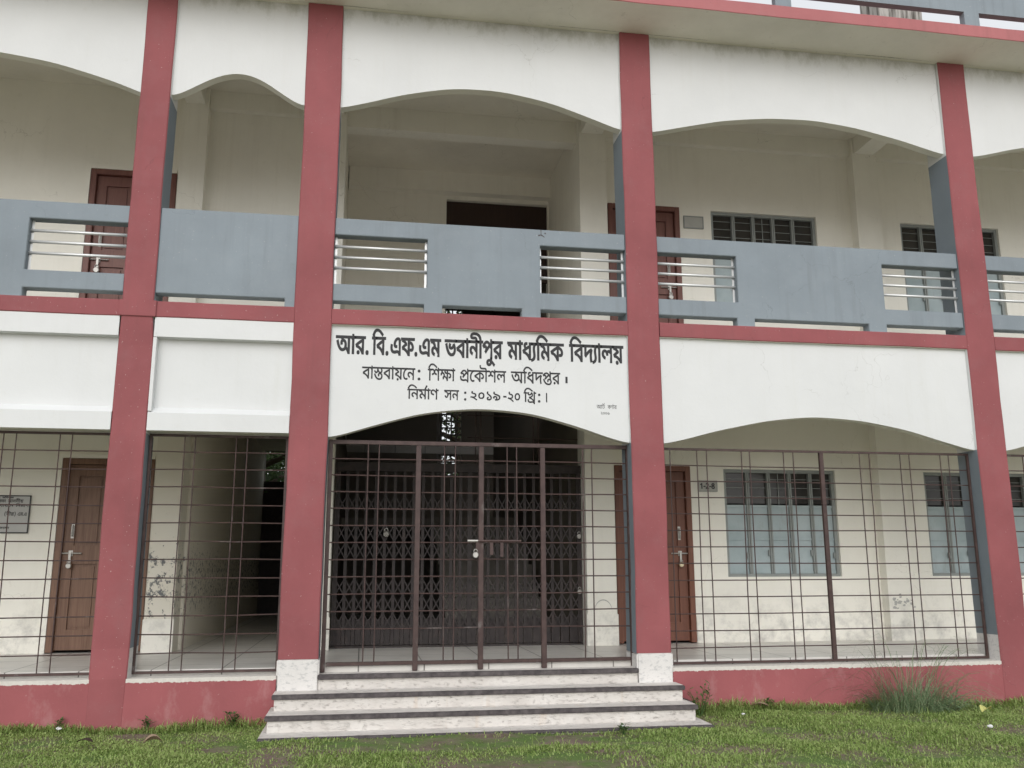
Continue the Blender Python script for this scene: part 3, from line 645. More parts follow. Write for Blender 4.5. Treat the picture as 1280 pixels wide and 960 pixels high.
# painted lettering ---------------------------------------------------------
GLYPHS = {
 9: ['898,622 898,551 798,551 798,0 721,0 706,29 688,55 670,80 649,104 627,125 604,145 581,163 557,180 582,246 601,234 621,220 641,204 661,186 680,167 697,148 712,128 724,109 724,116 723,124 723,130 722,137 722,144 722,150 722,157 722,164 721,171 721,178 721,186 721,194 721,551 -10,551 -10,622', '376,91 342,93 310,99 277,109 246,123 215,142 186,166 157,196 130,232 103,273 77,322 53,379 29,442 102,466 120,416 139,371 158,331 178,296 198,264 219,238 242,216 266,198 291,184 318,175 347,169 378,167 404,168 428,171 448,177 466,184 482,194 495,205 506,218 515,232 522,248 526,264 529,282 530,300 528,328 522,352 512,375 498,394 482,410 463,421 443,428 420,430 404,429 391,426 380,422 370,416 363,407 357,397 354,386 353,372 353,368 354,364 354,359 355,353 356,347 358,342 359,336 361,331 285,316 282,326 279,336 276,346 274,354 273,363 272,372 271,380 271,388 272,406 276,422 283,437 292,450 302,462 315,472 329,480 344,488 361,493 378,497 395,499 413,500 442,498 468,493 492,485 515,474 535,459 553,442 569,423 582,401 592,377 600,351 604,324 606,294 604,267 600,242 592,217 581,194 567,171 550,152 529,134 505,119 478,107 447,98 413,93', '344,465 340,481 334,495 326,509 314,522 301,533 284,542 265,550 243,556 267,601 312,589 338,578 361,566 380,553 394,539 405,524 414,507 420,489 423,468', '1168,622 1168,551 1063,551 1063,0 986,0 986,479 977,497 968,512 958,525 948,534 936,542 924,547 911,550 897,551 887,551 887,622 897,622 911,621 924,618 937,613 950,606 961,598 972,587 981,574 990,559 989,562 989,567 988,574 988,582 987,591 986,599 986,606 986,613 986,688 1039,688 1062,622'],
 46: ['606,622 606,551 501,551 501,0 424,0 408,29 388,58 366,85 342,110 314,135 285,157 254,178 221,196 186,212 151,225 114,236 76,243 37,339 85,367 135,394 185,420 236,444 287,467 340,488 393,507 447,524 424,482 424,551 -10,551 -10,622', '424,474 445,446 406,433 367,418 326,402 285,384 244,366 204,346 166,326 130,304 157,297 186,288 215,276 245,263 275,248 304,230 331,211 358,190 382,167 404,142 422,116 438,88 429,88 428,100 427,111 426,122 426,134 425,146 424,159 424,174 424,189', '185,-6 173,-5 162,-2 152,3 142,10 135,19 129,28 126,40 125,52 126,64 129,76 135,86 142,95 152,102 162,108 173,111 185,112 197,111 208,108 218,102 228,95 235,86 241,76 244,64 245,52 244,40 241,28 235,19 228,10 218,3 208,-2 197,-5'],
 599: ['72,54 73,71 76,86 82,97 90,106 99,113 110,117 121,120 133,121 146,120 157,117 168,113 178,106 186,97 191,86 195,71 196,54 195,37 191,23 186,11 178,2 168,-5 157,-10 146,-13 133,-14 121,-13 110,-10 99,-5 90,2 82,11 76,23 73,37'],
 55: ['276,622 276,551 171,551 171,0 94,0 94,551 -10,551 -10,622 82,622 74,632 66,642 58,652 50,662 41,672 34,683 27,694 20,704 37,733 55,760 74,787 93,812 113,834 136,855 159,873 185,888 213,901 244,910 277,915 313,917 339,916 365,914 390,910 414,904 439,897 463,888 486,878 510,866 534,854 557,840 581,824 605,808 629,790 654,771 679,752 705,731 663,677 629,704 597,728 567,750 538,770 511,787 484,802 458,815 432,826 407,834 380,839 353,843 325,844 298,843 274,839 251,833 230,825 210,815 192,802 175,788 160,772 145,754 131,735 118,715 106,693 110,685 116,677 121,669 128,660 135,651 143,642 151,632 160,622'],
 42: ['606,622 606,551 501,551 501,0 424,0 408,29 388,58 366,85 342,110 314,135 285,157 254,178 221,196 186,212 151,225 114,236 76,243 37,339 85,367 135,394 185,420 236,444 287,467 340,488 393,507 447,524 424,482 424,551 -10,551 -10,622', '424,474 445,446 406,433 367,418 326,402 285,384 244,366 204,346 166,326 130,304 157,297 186,288 215,276 245,263 275,248 304,230 331,211 358,190 382,167 404,142 422,116 438,88 429,88 428,100 427,111 426,122 426,134 425,146 424,159 424,174 424,189'],
 16: ['511,628 531,627 549,626 565,623 580,620 593,615 605,609 616,602 626,594 635,586 643,576 650,566 656,554 661,542 664,527 666,509 667,490 667,0 592,0 588,14 582,27 576,39 569,49 561,58 552,66 543,72 532,78 521,82 509,85 495,86 481,87 463,87 446,86 430,85 414,83 398,81 382,79 366,77 350,74 332,73 313,71 293,70 272,70 255,70 237,72 218,74 199,78 180,82 161,88 143,96 125,106 108,118 93,132 80,149 68,168 58,191 52,217 47,246 46,278 46,290 47,303 48,315 50,328 52,341 54,354 56,366 58,377 135,366 133,358 131,350 129,340 128,330 126,319 125,307 124,294 124,280 125,259 127,240 131,224 137,209 144,196 152,185 162,176 172,168 183,162 195,156 208,152 221,149 235,147 248,145 262,144 276,144 300,145 324,146 346,149 368,152 389,156 412,159 436,160 461,161 482,160 501,158 519,154 536,148 551,141 566,132 578,120 590,106 590,463 590,480 589,495 587,507 585,516 582,524 578,530 574,537 569,542 559,549 546,553 531,556 514,557 496,556 479,553 462,548 446,541 430,532 415,523 401,512 388,500 375,487 365,474 355,461 348,446 341,432 337,419 334,406 333,393 333,388 334,383 335,377 337,372 340,367 343,362 348,357 354,353 361,350 370,347 380,346 392,345 397,345 403,345 408,346 413,346 418,346 423,347 429,348 434,348 441,278 436,276 429,274 422,273 414,272 406,271 397,270 387,270 376,270 352,272 330,278 310,287 290,300 275,317 263,338 256,363 254,392 255,412 259,432 266,453 274,474 286,494 299,513 314,532 331,550 350,567 370,582 391,595 414,606 437,616 461,623 486,627'],
 41: ['848,622 848,551 130,551 114,560 135,554 156,547 177,538 198,528 219,517 240,505 259,493 278,480 295,468 310,456 324,444 336,432 341,376 323,368 304,359 285,350 266,341 246,332 227,322 208,312 190,303 172,294 155,284 140,274 125,265 114,282 152,273 187,264 220,253 251,241 280,228 307,214 333,198 357,181 380,163 403,143 425,122 447,99 447,108 446,116 446,125 446,134 445,143 445,152 445,162 445,171 445,510 458,510 485,509 512,508 539,505 564,501 590,496 614,489 638,481 660,471 682,460 702,446 721,431 739,414 750,401 761,387 770,373 778,358 784,341 788,324 791,307 792,288 791,272 789,256 784,240 778,226 771,211 761,199 749,187 735,177 719,169 700,163 679,159 655,158 648,158 640,158 633,159 626,159 618,160 611,160 604,162 597,163 602,234 605,234 609,233 613,233 617,232 622,232 626,232 631,232 636,232 658,233 676,237 690,243 700,251 706,261 710,272 713,283 714,296 711,321 701,344 685,366 662,386 634,404 602,418 564,428 522,434 522,0 445,0 424,27 402,52 379,76 354,98 329,118 301,137 271,153 240,168 205,182 168,194 127,204 84,212 48,303 64,313 80,324 96,333 113,343 130,352 147,362 165,371 182,380 200,389 218,398 235,406 252,414 232,428 211,441 189,454 164,466 139,476 111,486 80,494 48,502 79,570 81,551 -10,551 -10,622'],
 44: ['632,622 632,551 527,551 527,0 450,0 450,135 468,82 450,108 433,133 415,157 398,180 380,201 361,221 342,238 322,253 302,265 281,274 259,279 236,281 218,280 202,276 187,270 174,262 162,251 154,238 150,223 148,205 150,189 154,175 162,161 172,150 185,139 202,129 221,119 243,111 218,34 192,44 169,55 149,67 130,80 115,94 102,108 90,124 82,140 75,156 70,173 67,190 66,208 67,231 72,252 79,271 90,288 102,303 116,316 132,327 150,336 168,344 186,349 205,352 223,353 252,352 279,348 305,341 328,331 351,319 371,305 391,290 408,272 425,253 441,233 457,211 471,189 454,186 453,198 452,209 452,221 451,232 451,244 450,256 450,269 450,281 450,551 -10,551 -10,622', '299,323 299,320 299,317 299,314 298,311 298,308 298,305 297,302 297,299 221,322 219,350 215,374 209,396 201,415 191,431 178,446 162,458 144,468 123,477 98,484 70,490 38,494 51,566 97,553 120,550 142,546 163,541 182,534 201,525 217,515 232,503 246,490 258,475 269,459 278,440 286,420 291,399 296,375 298,350'],
 43: ['422,43 390,44 359,48 329,55 300,64 272,76 245,92 219,111 194,134 169,160 146,191 124,226 103,264 83,307 64,355 46,407 29,465 105,485 124,422 143,366 164,316 186,272 210,235 235,203 262,176 290,156 319,140 351,128 384,121 420,119 446,120 469,124 491,130 510,138 528,148 544,161 557,175 568,190 577,208 583,226 587,246 588,267 588,282 586,296 585,309 582,321 579,333 575,344 570,354 566,364 560,374 554,383 548,391 542,398 590,476 608,449 623,422 636,395 646,369 654,343 660,317 663,292 664,266 662,235 657,206 648,179 636,152 620,129 602,107 580,89 554,72 526,60 495,50 460,45', '384,284 354,286 328,292 305,302 285,316 269,333 258,353 251,376 249,402 249,413 251,425 253,436 256,448 260,458 263,468 267,478 271,486 351,462 348,457 344,451 341,444 338,437 335,429 334,422 332,414 332,406 333,393 336,383 340,374 347,367 355,362 364,358 375,356 386,355 396,356 407,357 418,360 428,363 439,368 450,375 461,384 474,394 486,408 499,424 513,444 527,466 590,476 582,422 568,400 554,381 540,363 526,346 510,332 495,320 478,309 462,300 444,293 425,288 405,285', '731,622 731,551 -10,551 -10,622'],
 54: ['276,622 276,551 171,551 171,0 94,0 94,469 87,485 79,500 70,514 58,527 46,538 32,545 16,550 -2,551 -10,551 -10,622 5,622 17,621 30,618 42,613 55,606 67,598 78,587 88,574 97,559 96,562 96,567 96,574 95,582 95,591 94,599 94,606 94,613 94,688 148,688 170,622'],
 39: ['614,622 614,551 509,551 509,0 432,0 432,243 448,187 431,209 414,231 395,251 376,270 356,288 336,303 316,317 296,329 276,339 256,346 236,350 216,351 198,350 182,346 167,340 154,332 142,321 134,307 130,292 128,274 129,260 133,246 140,234 149,222 161,212 176,202 193,193 214,184 176,113 147,127 122,142 99,160 80,180 65,202 55,226 48,251 46,277 47,300 52,322 59,341 70,358 82,374 96,387 112,398 130,407 148,414 166,419 185,422 204,423 229,422 254,418 277,413 299,405 320,395 341,384 360,371 380,356 398,340 416,322 434,304 451,284 437,280 436,291 434,303 434,314 433,326 433,337 432,348 432,360 432,371 432,551 -10,551 -10,622'],
 56: ['276,551 171,551 171,0 94,0 94,551 -10,551 -10,622 94,622 90,653 84,682 74,708 60,731 45,752 26,770 6,787 -16,800 -41,812 -67,822 -95,831 -124,837 -155,842 -187,845 -219,847 -252,848 -280,848 -307,846 -331,844 -354,842 -374,838 -391,834 -406,829 -419,823 -429,817 -436,809 -441,801 -442,792 -440,783 -436,776 -428,771 -418,768 -406,766 -393,764 -379,763 -365,763 -269,763 -244,762 -222,761 -202,758 -185,754 -170,749 -157,742 -145,734 -135,725 -126,715 -119,704 -113,693 -108,680 -104,666 -102,651 -100,634 -100,615 -167,615 -168,626 -169,637 -171,646 -173,654 -176,662 -180,668 -184,674 -189,678 -194,682 -200,685 -207,687 -214,689 -221,690 -231,691 -242,692 -254,692 -353,692 -373,692 -392,693 -409,695 -425,698 -440,701 -453,704 -465,708 -476,713 -488,720 -497,728 -505,737 -511,747 -515,757 -518,768 -520,778 -521,789 -517,817 -505,841 -484,863 -456,882 -419,897 -374,908 -320,915 -258,917 -162,913 -78,899 -6,877 54,846 103,805 139,754 163,693 174,622 276,622'],
 40: ['726,622 726,551 621,551 621,0 544,0 544,396 566,332 546,361 527,388 508,412 491,434 474,455 458,473 442,490 426,504 411,517 396,527 380,536 365,544 349,549 333,553 316,555 298,556 278,555 260,552 242,548 226,541 210,533 194,524 180,513 166,501 153,488 140,475 128,461 116,447 108,445 116,450 124,454 132,457 140,460 147,462 156,464 165,465 174,465 201,463 224,457 244,447 259,434 271,417 279,398 284,378 286,356 286,351 286,345 285,340 285,335 284,330 284,326 283,323 282,320 265,326 271,332 277,339 282,345 288,351 294,357 299,363 305,369 312,375 318,381 324,387 331,394 337,400 461,516 510,463 226,195 167,250 249,328 213,285 183,262 190,271 197,280 203,289 208,298 213,309 216,319 218,331 219,343 218,355 215,366 211,375 204,383 196,390 186,394 174,397 160,398 152,398 144,397 137,396 129,394 121,392 114,388 106,385 98,380 22,452 42,478 62,502 83,524 104,544 125,563 147,580 169,594 192,606 215,616 240,623 265,628 291,629 318,628 344,624 369,617 392,608 414,596 436,582 458,565 479,546 500,523 522,499 544,471 567,441 549,446 548,458 546,471 546,484 545,498 545,512 544,527 544,542 544,558 544,688 597,688 620,622'],
 57: ['-286,-266 -300,-265 -314,-263 -329,-260 -345,-254 -360,-248 -375,-240 -388,-230 -400,-218 -409,-204 -416,-189 -421,-171 -422,-151 -420,-127 -412,-105 -400,-86 -383,-70 -362,-56 -336,-47 -307,-41 -274,-39 -243,-40 -213,-45 -184,-52 -154,-62 -126,-74 -96,-88 -67,-105 -38,-124 -7,-145 24,-167 56,-191 89,-217 44,-271 11,-244 -20,-220 -50,-198 -78,-178 -105,-161 -132,-146 -157,-133 -182,-122 -206,-114 -231,-108 -255,-104 -279,-103 -296,-104 -310,-106 -323,-111 -333,-117 -341,-124 -346,-133 -350,-142 -351,-153 -350,-166 -346,-177 -340,-186 -332,-192 -321,-198 -310,-201 -299,-203 -286,-204 -268,-203 -253,-200 -239,-195 -226,-188 -216,-180 -207,-171 -199,-161 -192,-150 -186,-138 -182,-127 -178,-115 -176,-102 -174,-91 -173,-79 -172,-69 -172,-59 -172,8 -95,8 -95,-45 -95,-60 -97,-75 -99,-92 -102,-110 -106,-129 -111,-148 -119,-166 -128,-184 -138,-200 -152,-216 -167,-230 -185,-242 -206,-253 -229,-260 -256,-265'],
 38: ['606,622 606,551 501,551 501,0 424,0 408,29 388,58 366,85 342,110 314,135 285,157 254,178 221,196 186,212 151,225 114,236 76,243 37,339 85,367 135,394 185,420 236,444 287,467 340,488 393,507 447,524 424,482 424,622', '424,474 445,446 406,433 367,418 326,402 285,384 244,366 204,346 166,326 130,304 157,297 186,288 215,276 245,263 275,248 304,230 331,211 358,190 382,167 404,142 422,116 438,88 429,88 428,100 427,111 426,122 426,134 425,146 424,159 424,174 424,189', '240,629 246,629 252,629 259,628 266,628 273,627 280,626 286,625 293,624 287,552 284,552 280,553 277,553 272,554 268,554 263,554 257,554 251,554 237,553 224,551 214,547 204,542 197,535 192,527 189,519 188,509 189,496 194,485 201,474 211,464 225,455 243,445 266,434 293,423 233,378 215,388 198,398 182,408 167,418 154,430 142,441 132,453 124,466 117,479 113,494 110,508 109,524 110,537 112,550 117,563 123,575 131,586 141,597 152,606 166,614 182,621 199,625 218,628'],
 202: ['265,622 265,551 195,551 255,573 236,557 219,542 205,527 193,514 183,500 176,487 169,473 165,460 162,446 160,430 158,413 158,395 158,378 160,361 162,343 166,325 170,306 174,287 178,268 182,248 186,229 189,208 190,187 191,166 190,148 189,131 186,113 183,96 178,80 172,64 163,49 154,34 142,21 128,8 111,-5 92,-16 71,-26 47,-36 20,-44 -10,-52 -31,17 -1,25 25,34 46,44 64,54 77,66 89,79 97,92 104,106 108,121 111,136 112,152 113,168 112,188 111,208 108,227 105,246 101,265 97,284 93,302 88,321 85,339 82,358 81,375 80,393 80,411 82,429 84,445 87,460 91,474 96,488 103,501 111,514 120,528 131,542 143,557 157,572 172,551 -10,551 -10,622'],
 20: ['817,622 817,551 492,551 492,489 492,473 492,0 415,0 399,29 380,57 359,85 334,111 307,136 278,159 248,180 216,198 182,215 147,227 112,237 76,243 37,339 86,366 134,392 182,416 231,439 280,460 331,480 383,499 437,517 415,475 415,551 -10,551 -10,622', '415,467 436,438 410,430 384,422 358,412 330,401 303,389 277,378 250,365 224,353 199,341 175,328 152,316 130,304 158,297 187,288 216,276 246,262 275,246 302,228 329,208 354,186 378,164 398,140 414,116 428,90 420,88 419,100 418,111 417,122 416,134 416,146 415,159 415,174 415,189', '761,288 760,272 758,256 754,240 748,226 740,211 731,199 719,187 705,177 689,169 670,163 649,159 625,158 617,158 609,158 602,159 594,159 587,160 580,160 573,162 566,163 572,235 575,235 579,234 582,234 586,234 591,233 596,233 601,233 606,233 628,234 646,238 659,243 668,252 675,261 679,272 682,283 683,296 680,322 670,345 654,367 632,386 603,404 568,418 526,430 479,438 482,513 520,508 556,499 590,488 622,474 652,458 679,440 702,419 723,396 740,372 752,346 759,318'],
 37: ['613,622 613,551 159,551 159,253 145,273 166,295 188,316 211,337 236,357 262,376 289,394 318,412 347,428 378,444 409,459 442,473 475,486 540,422 531,405 523,388 516,371 510,354 504,337 500,320 496,303 492,285 490,266 488,247 487,226 487,205 488,181 489,157 492,134 495,111 500,88 506,63 513,37 522,10 447,-7 438,22 431,50 424,79 419,106 415,135 412,163 410,192 409,222 409,242 410,262 412,281 415,299 418,317 422,333 427,349 432,364 437,377 442,389 448,400 453,410 465,405 437,393 409,380 381,365 354,349 327,332 300,314 274,294 248,273 222,251 195,227 168,202 141,175 82,215 82,551 -10,551 -10,622'],
 47: ['741,622 741,551 636,551 636,0 559,0 559,335 565,309 554,324 542,338 531,350 518,360 506,368 493,374 479,378 465,379 457,379 450,378 442,376 434,374 427,370 420,366 414,360 408,353 404,344 401,334 399,322 398,307 398,302 398,297 398,292 398,288 399,283 399,279 400,275 400,271 335,266 332,286 328,304 321,320 313,336 304,349 293,361 282,371 269,379 256,386 242,390 228,393 213,394 200,393 188,391 177,388 167,384 158,378 150,371 144,364 138,356 134,346 130,337 129,327 128,316 130,297 135,279 145,263 158,248 174,235 193,222 216,211 241,201 214,127 191,135 168,145 148,156 128,168 110,182 94,197 80,214 68,232 58,252 52,273 47,296 46,320 47,342 52,362 58,380 68,398 80,413 94,426 109,438 127,448 146,456 166,462 186,465 208,466 234,465 257,461 279,455 299,446 318,435 336,421 353,404 369,384 354,383 360,399 369,412 379,424 392,434 407,441 422,447 437,450 452,451 469,450 486,448 500,443 514,437 527,429 541,420 556,409 571,397 562,382 562,392 561,403 560,414 560,424 560,435 559,445 559,456 559,467 559,551 -10,551 -10,622'],
 45: ['636,622 636,551 531,551 531,0 454,0 432,27 410,53 386,76 361,98 334,119 306,138 276,155 243,170 208,184 170,195 128,204 84,212 48,303 64,313 80,324 96,333 113,343 130,352 147,362 165,371 182,380 200,389 218,398 235,406 252,414 232,428 211,441 189,454 164,466 139,476 111,486 80,494 48,502 79,570 81,551 -10,551 -10,622', '454,551 135,551 114,560 135,554 156,547 177,538 198,528 219,517 240,505 259,493 278,480 295,468 310,456 324,444 336,432 341,376 323,368 304,359 285,350 266,341 246,332 227,322 208,312 190,303 172,294 155,284 140,274 125,265 113,280 155,273 194,264 230,253 264,240 295,225 324,209 352,191 378,172 402,151 426,130 448,107 470,83 457,79 456,90 456,101 456,112 455,124 455,137 454,148 454,160 454,171'],
 52: ['-255,-183 -267,-182 -278,-179 -288,-174 -298,-167 -305,-158 -311,-148 -314,-137 -315,-125 -314,-113 -311,-101 -305,-91 -298,-82 -288,-75 -278,-69 -267,-66 -255,-65 -243,-66 -232,-69 -222,-75 -212,-82 -205,-91 -199,-101 -196,-113 -195,-125 -196,-137 -199,-148 -205,-158 -212,-167 -222,-174 -232,-179 -243,-182'],
 435: ['504,305 471,307 441,314 413,325 388,340 367,359 347,382 331,408 317,437 329,439 325,423 320,407 314,391 306,375 298,360 288,346 278,333 266,322 252,312 237,305 220,301 202,300 188,301 174,303 160,306 147,310 134,317 121,325 109,335 96,346 83,360 70,377 56,396 42,417 103,453 117,431 129,413 141,399 150,390 160,384 170,380 180,377 191,376 203,377 214,380 225,385 234,392 243,401 250,414 257,428 263,446 268,467 272,491 274,519 276,551 345,551 349,533 354,515 360,498 366,482 373,466 381,451 389,437 398,424 409,412 420,402 432,393 444,385 458,379 473,374 489,372 506,371 522,372 537,376 549,381 560,390 568,400 573,412 577,426 578,442 577,461 573,479 566,497 558,514 547,531 535,547 522,561 508,575 588,591 596,583 604,575 612,565 620,554 627,543 634,530 640,517 645,504 649,489 652,474 654,458 655,442 653,410 646,383 634,360 617,340 596,325 570,314 539,307', '738,622 738,551 -10,551 -10,622', '431,-55 391,-53 352,-48 314,-38 278,-26 243,-8 209,14 178,40 148,72 119,109 93,152 68,200 45,254 120,279 138,236 157,196 178,162 199,131 222,104 246,82 272,62 300,47 329,35 360,27 392,22 427,20 469,22 504,28 532,39 554,54 570,72 582,93 589,116 591,143 590,159 588,174 584,188 578,201 572,213 563,223 553,232 542,240 529,246 514,250 499,253 482,254 471,254 460,252 451,250 443,246 436,242 430,237 425,231 420,224 417,218 415,210 413,202 413,194 413,190 414,185 414,180 416,174 417,167 418,161 420,155 422,149 347,135 344,144 342,153 339,162 338,172 336,182 335,190 334,199 334,206 335,224 339,240 345,255 354,268 365,280 377,290 391,299 407,306 424,312 441,316 459,318 478,319 508,317 535,313 560,305 582,294 602,281 619,266 633,249 646,230 655,209 662,187 666,164 667,140 665,111 660,85 652,60 640,37 625,16 607,-2 585,-18 560,-31 533,-42 502,-49 468,-54'],
 61: ['356,622 356,551 336,551 320,546 304,540 287,531 269,520 251,508 234,494 217,477 201,460 186,440 172,419 159,396 148,372 140,346 133,320 129,291 128,262 129,228 133,197 140,171 150,148 161,128 174,111 188,98 203,87 219,79 235,74 251,70 267,69 279,69 290,70 300,72 309,74 318,77 327,81 337,86 348,92 383,31 370,22 356,14 341,8 326,3 310,0 295,-3 280,-4 264,-5 233,-3 205,3 178,14 152,28 130,46 109,68 92,92 76,120 64,152 56,185 51,221 49,260 51,300 57,338 66,374 80,408 97,440 116,470 139,497 164,521 190,542 219,561 249,576 280,588 216,555 207,554 197,553 187,553 177,552 166,552 155,551 143,551 130,551 -10,551 -10,622'],
 611: ['147,414 134,415 123,418 112,423 103,430 95,439 90,451 86,465 85,482 86,500 90,514 95,526 103,535 112,542 123,546 134,549 147,550 160,549 171,546 182,542 191,535 199,526 204,514 208,500 209,482 208,465 204,451 199,439 191,430 182,423 171,418 160,415', '147,-14 134,-13 123,-10 112,-5 103,2 95,11 90,23 86,37 85,54 86,72 90,86 95,98 103,107 112,114 123,118 134,121 147,122 160,121 171,118 182,114 191,107 199,98 204,86 208,72 209,54 208,37 204,23 199,11 191,2 182,-5 171,-10 160,-13'],
 48: ['687,622 687,551 582,551 582,0 505,0 505,512 510,532 509,541 508,549 507,558 506,567 506,576 505,586 505,596 505,607 505,688 558,688 582,622', '361,629 380,628 398,625 416,621 433,614 449,606 464,596 479,585 492,572 504,558 516,543 525,526 534,509 530,404 514,438 496,468 477,494 457,516 435,534 412,546 388,554 363,556 344,555 328,551 313,544 300,534 290,522 282,508 278,491 276,471 278,452 284,435 294,419 308,406 327,394 351,386 379,380 413,377 406,300 374,303 346,309 320,317 298,327 278,339 261,354 246,370 235,388 226,407 220,428 216,450 215,474 216,499 220,522 227,543 236,562 247,578 260,592 275,603 290,612 307,620 325,625 343,628', '77,629 98,628 118,625 137,619 156,612 174,602 191,590 205,575 218,558 228,538 236,515 240,490 242,461 241,441 237,421 231,402 222,383 211,365 197,350 180,335 160,323 138,313 113,306 85,301 54,300 48,377 72,378 94,381 112,386 128,392 141,399 153,407 162,416 169,426 174,436 178,447 180,458 181,468 179,487 174,505 166,520 155,532 140,543 122,550 101,555 76,556 67,556 58,555 49,555 40,554 31,552 21,550 11,548 -1,545 -9,620 3,622 15,624 25,626 36,627 45,628 56,628 66,629'],
 129: ['929,622 929,551 614,551 614,0 537,0 537,84 542,110 541,117 540,126 539,136 538,148 538,162 537,175 537,189 537,202 537,419 537,431 537,551 -10,551 -10,622', '876,271 875,256 873,241 869,227 864,212 856,199 847,187 836,176 822,166 807,158 789,152 768,149 745,148 738,148 731,148 724,149 716,149 709,150 702,150 696,152 689,153 695,225 698,225 701,224 705,224 710,224 715,223 720,223 724,223 728,223 748,224 764,227 777,232 786,240 791,248 796,257 798,266 799,276 799,285 797,294 795,302 792,310 788,316 784,323 778,329 772,334 758,343 742,351 724,358 703,363 680,367 654,370 625,371 594,372 560,372 531,373 504,376 479,380 454,386 432,395 413,406 396,420 382,436 370,455 362,477 357,503 355,531 355,536 355,541 356,546 356,552 357,559 358,565 359,571 360,577 435,571 434,566 434,562 433,558 432,553 432,549 431,544 431,540 431,536 433,509 440,487 451,471 466,460 485,452 508,446 533,443 562,442 593,442 639,441 680,438 715,433 745,426 771,416 794,406 814,394 831,380 843,369 852,357 860,344 866,330 870,316 874,302 875,287', '347,265 368,264 389,260 408,255 428,246 446,236 464,225 481,211 497,196 512,180 527,163 540,145 553,126 554,55 543,34 527,59 511,81 496,102 480,120 464,137 449,152 433,164 418,175 402,183 385,189 368,193 351,194 343,194 335,193 329,191 322,188 317,185 312,182 308,178 305,173 302,168 300,162 299,155 299,148 299,140 300,133 301,126 303,120 305,114 307,109 309,104 311,99 234,83 231,90 228,98 225,106 222,115 220,124 218,133 217,141 217,150 218,164 220,176 223,188 227,200 232,210 239,219 246,228 254,236 264,242 274,248 284,253 296,258 308,261 320,263 333,265', '185,463 210,462 234,457 257,450 279,440 299,427 317,412 332,394 346,373 357,350 365,324 369,296 371,265 371,256 370,247 370,239 369,231 368,224 367,217 366,211 365,206 287,208 289,214 290,221 292,228 292,234 293,240 294,246 294,251 294,256 293,272 292,288 288,304 284,320 278,335 271,348 262,361 252,372 239,380 225,387 208,391 190,392 175,391 163,388 152,384 144,378 139,370 134,362 132,352 131,342 131,338 132,334 132,329 134,324 135,319 136,314 138,309 140,304 62,288 59,296 56,303 53,311 52,319 50,327 49,334 48,342 48,349 49,362 50,374 54,385 58,396 64,406 70,416 78,424 86,432 95,439 106,445 117,451 129,455 142,458 156,461 170,462', '123,405 124,409 125,414 125,419 126,424 126,430 126,436 126,443 126,449 125,469 121,490 115,510 106,530 94,548 80,562 62,574 42,582 135,602 151,588 165,572 176,556 186,539 193,520 198,499 201,476 202,450 202,443 202,437 201,430 200,424 200,419 199,413 198,406 197,400'],
 224: ['765,622 765,551 660,551 660,0 583,0 583,396 605,332 585,361 566,388 547,412 530,434 513,455 497,473 481,490 466,504 450,517 435,527 419,536 404,544 388,549 372,553 355,555 337,556 317,555 299,552 281,548 264,541 249,533 233,524 219,513 205,501 192,488 179,475 167,461 155,447 147,445 155,450 163,454 171,457 178,460 186,462 195,464 204,465 213,465 240,463 264,457 283,447 298,434 310,417 318,398 323,378 325,356 325,351 325,345 324,340 324,335 323,330 323,326 322,323 321,320 304,326 310,332 316,339 321,345 327,351 333,357 338,363 344,369 350,375 357,381 363,387 370,394 376,400 500,516 549,463 265,195 206,250 288,328 252,285 222,262 229,271 236,280 242,289 248,298 252,309 255,319 257,331 258,343 257,355 254,366 250,375 243,383 235,390 224,394 213,397 199,398 191,398 183,397 176,396 168,394 160,392 153,388 145,385 137,380 61,452 81,478 102,502 122,524 143,544 164,563 186,580 208,594 231,606 254,616 279,623 304,628 330,629 357,628 383,624 408,617 430,608 453,596 474,582 496,565 518,546 539,523 561,499 583,471 606,441 588,446 587,458 586,471 585,484 584,498 584,512 583,527 583,542 583,558 583,688 636,688 659,622', '660,-43 585,-43 580,-29 574,-16 567,-4 560,6 551,15 543,22 533,29 523,34 512,38 500,41 488,42 475,43 449,42 424,41 399,38 374,34 350,31 324,28 297,27 269,26 251,26 232,28 213,30 194,33 175,37 156,43 138,50 121,59 105,70 90,82 77,98 66,115 57,135 50,158 46,183 45,212 45,220 46,229 46,238 47,248 48,258 50,268 52,277 54,287 131,277 129,271 128,264 126,256 125,248 124,239 124,230 123,220 123,211 124,192 127,174 133,158 140,145 150,133 162,124 175,115 191,109 208,104 227,101 247,99 269,98 292,99 316,100 339,103 362,106 385,110 409,113 433,114 458,115 477,114 494,112 512,108 528,102 543,95 558,86 571,74 583,61 583,151 660,151'],
 67: ['171,0 94,0 94,551 -10,551 -10,622 276,622 276,551 171,551', '99,622 97,641 94,657 88,671 80,681 69,689 55,694 39,698 20,699 -149,699 -180,700 -207,701 -230,704 -250,708 -267,713 -282,720 -297,727 -310,736 -323,747 -334,759 -343,772 -350,788 -356,804 -361,821 -363,840 -364,859 -364,866 -364,872 -363,878 -362,885 -362,892 -361,898 -360,905 -359,912 -285,907 -286,901 -287,896 -287,891 -288,886 -288,882 -289,877 -289,873 -289,869 -289,858 -288,848 -286,839 -284,830 -282,822 -279,814 -275,808 -270,802 -262,795 -253,788 -242,783 -230,778 -216,775 -198,773 -178,771 -154,771 -2,771 23,770 46,769 65,766 82,763 97,758 111,752 123,744 135,734 143,725 150,715 156,704 161,690 165,676 168,660 170,642 171,622'],
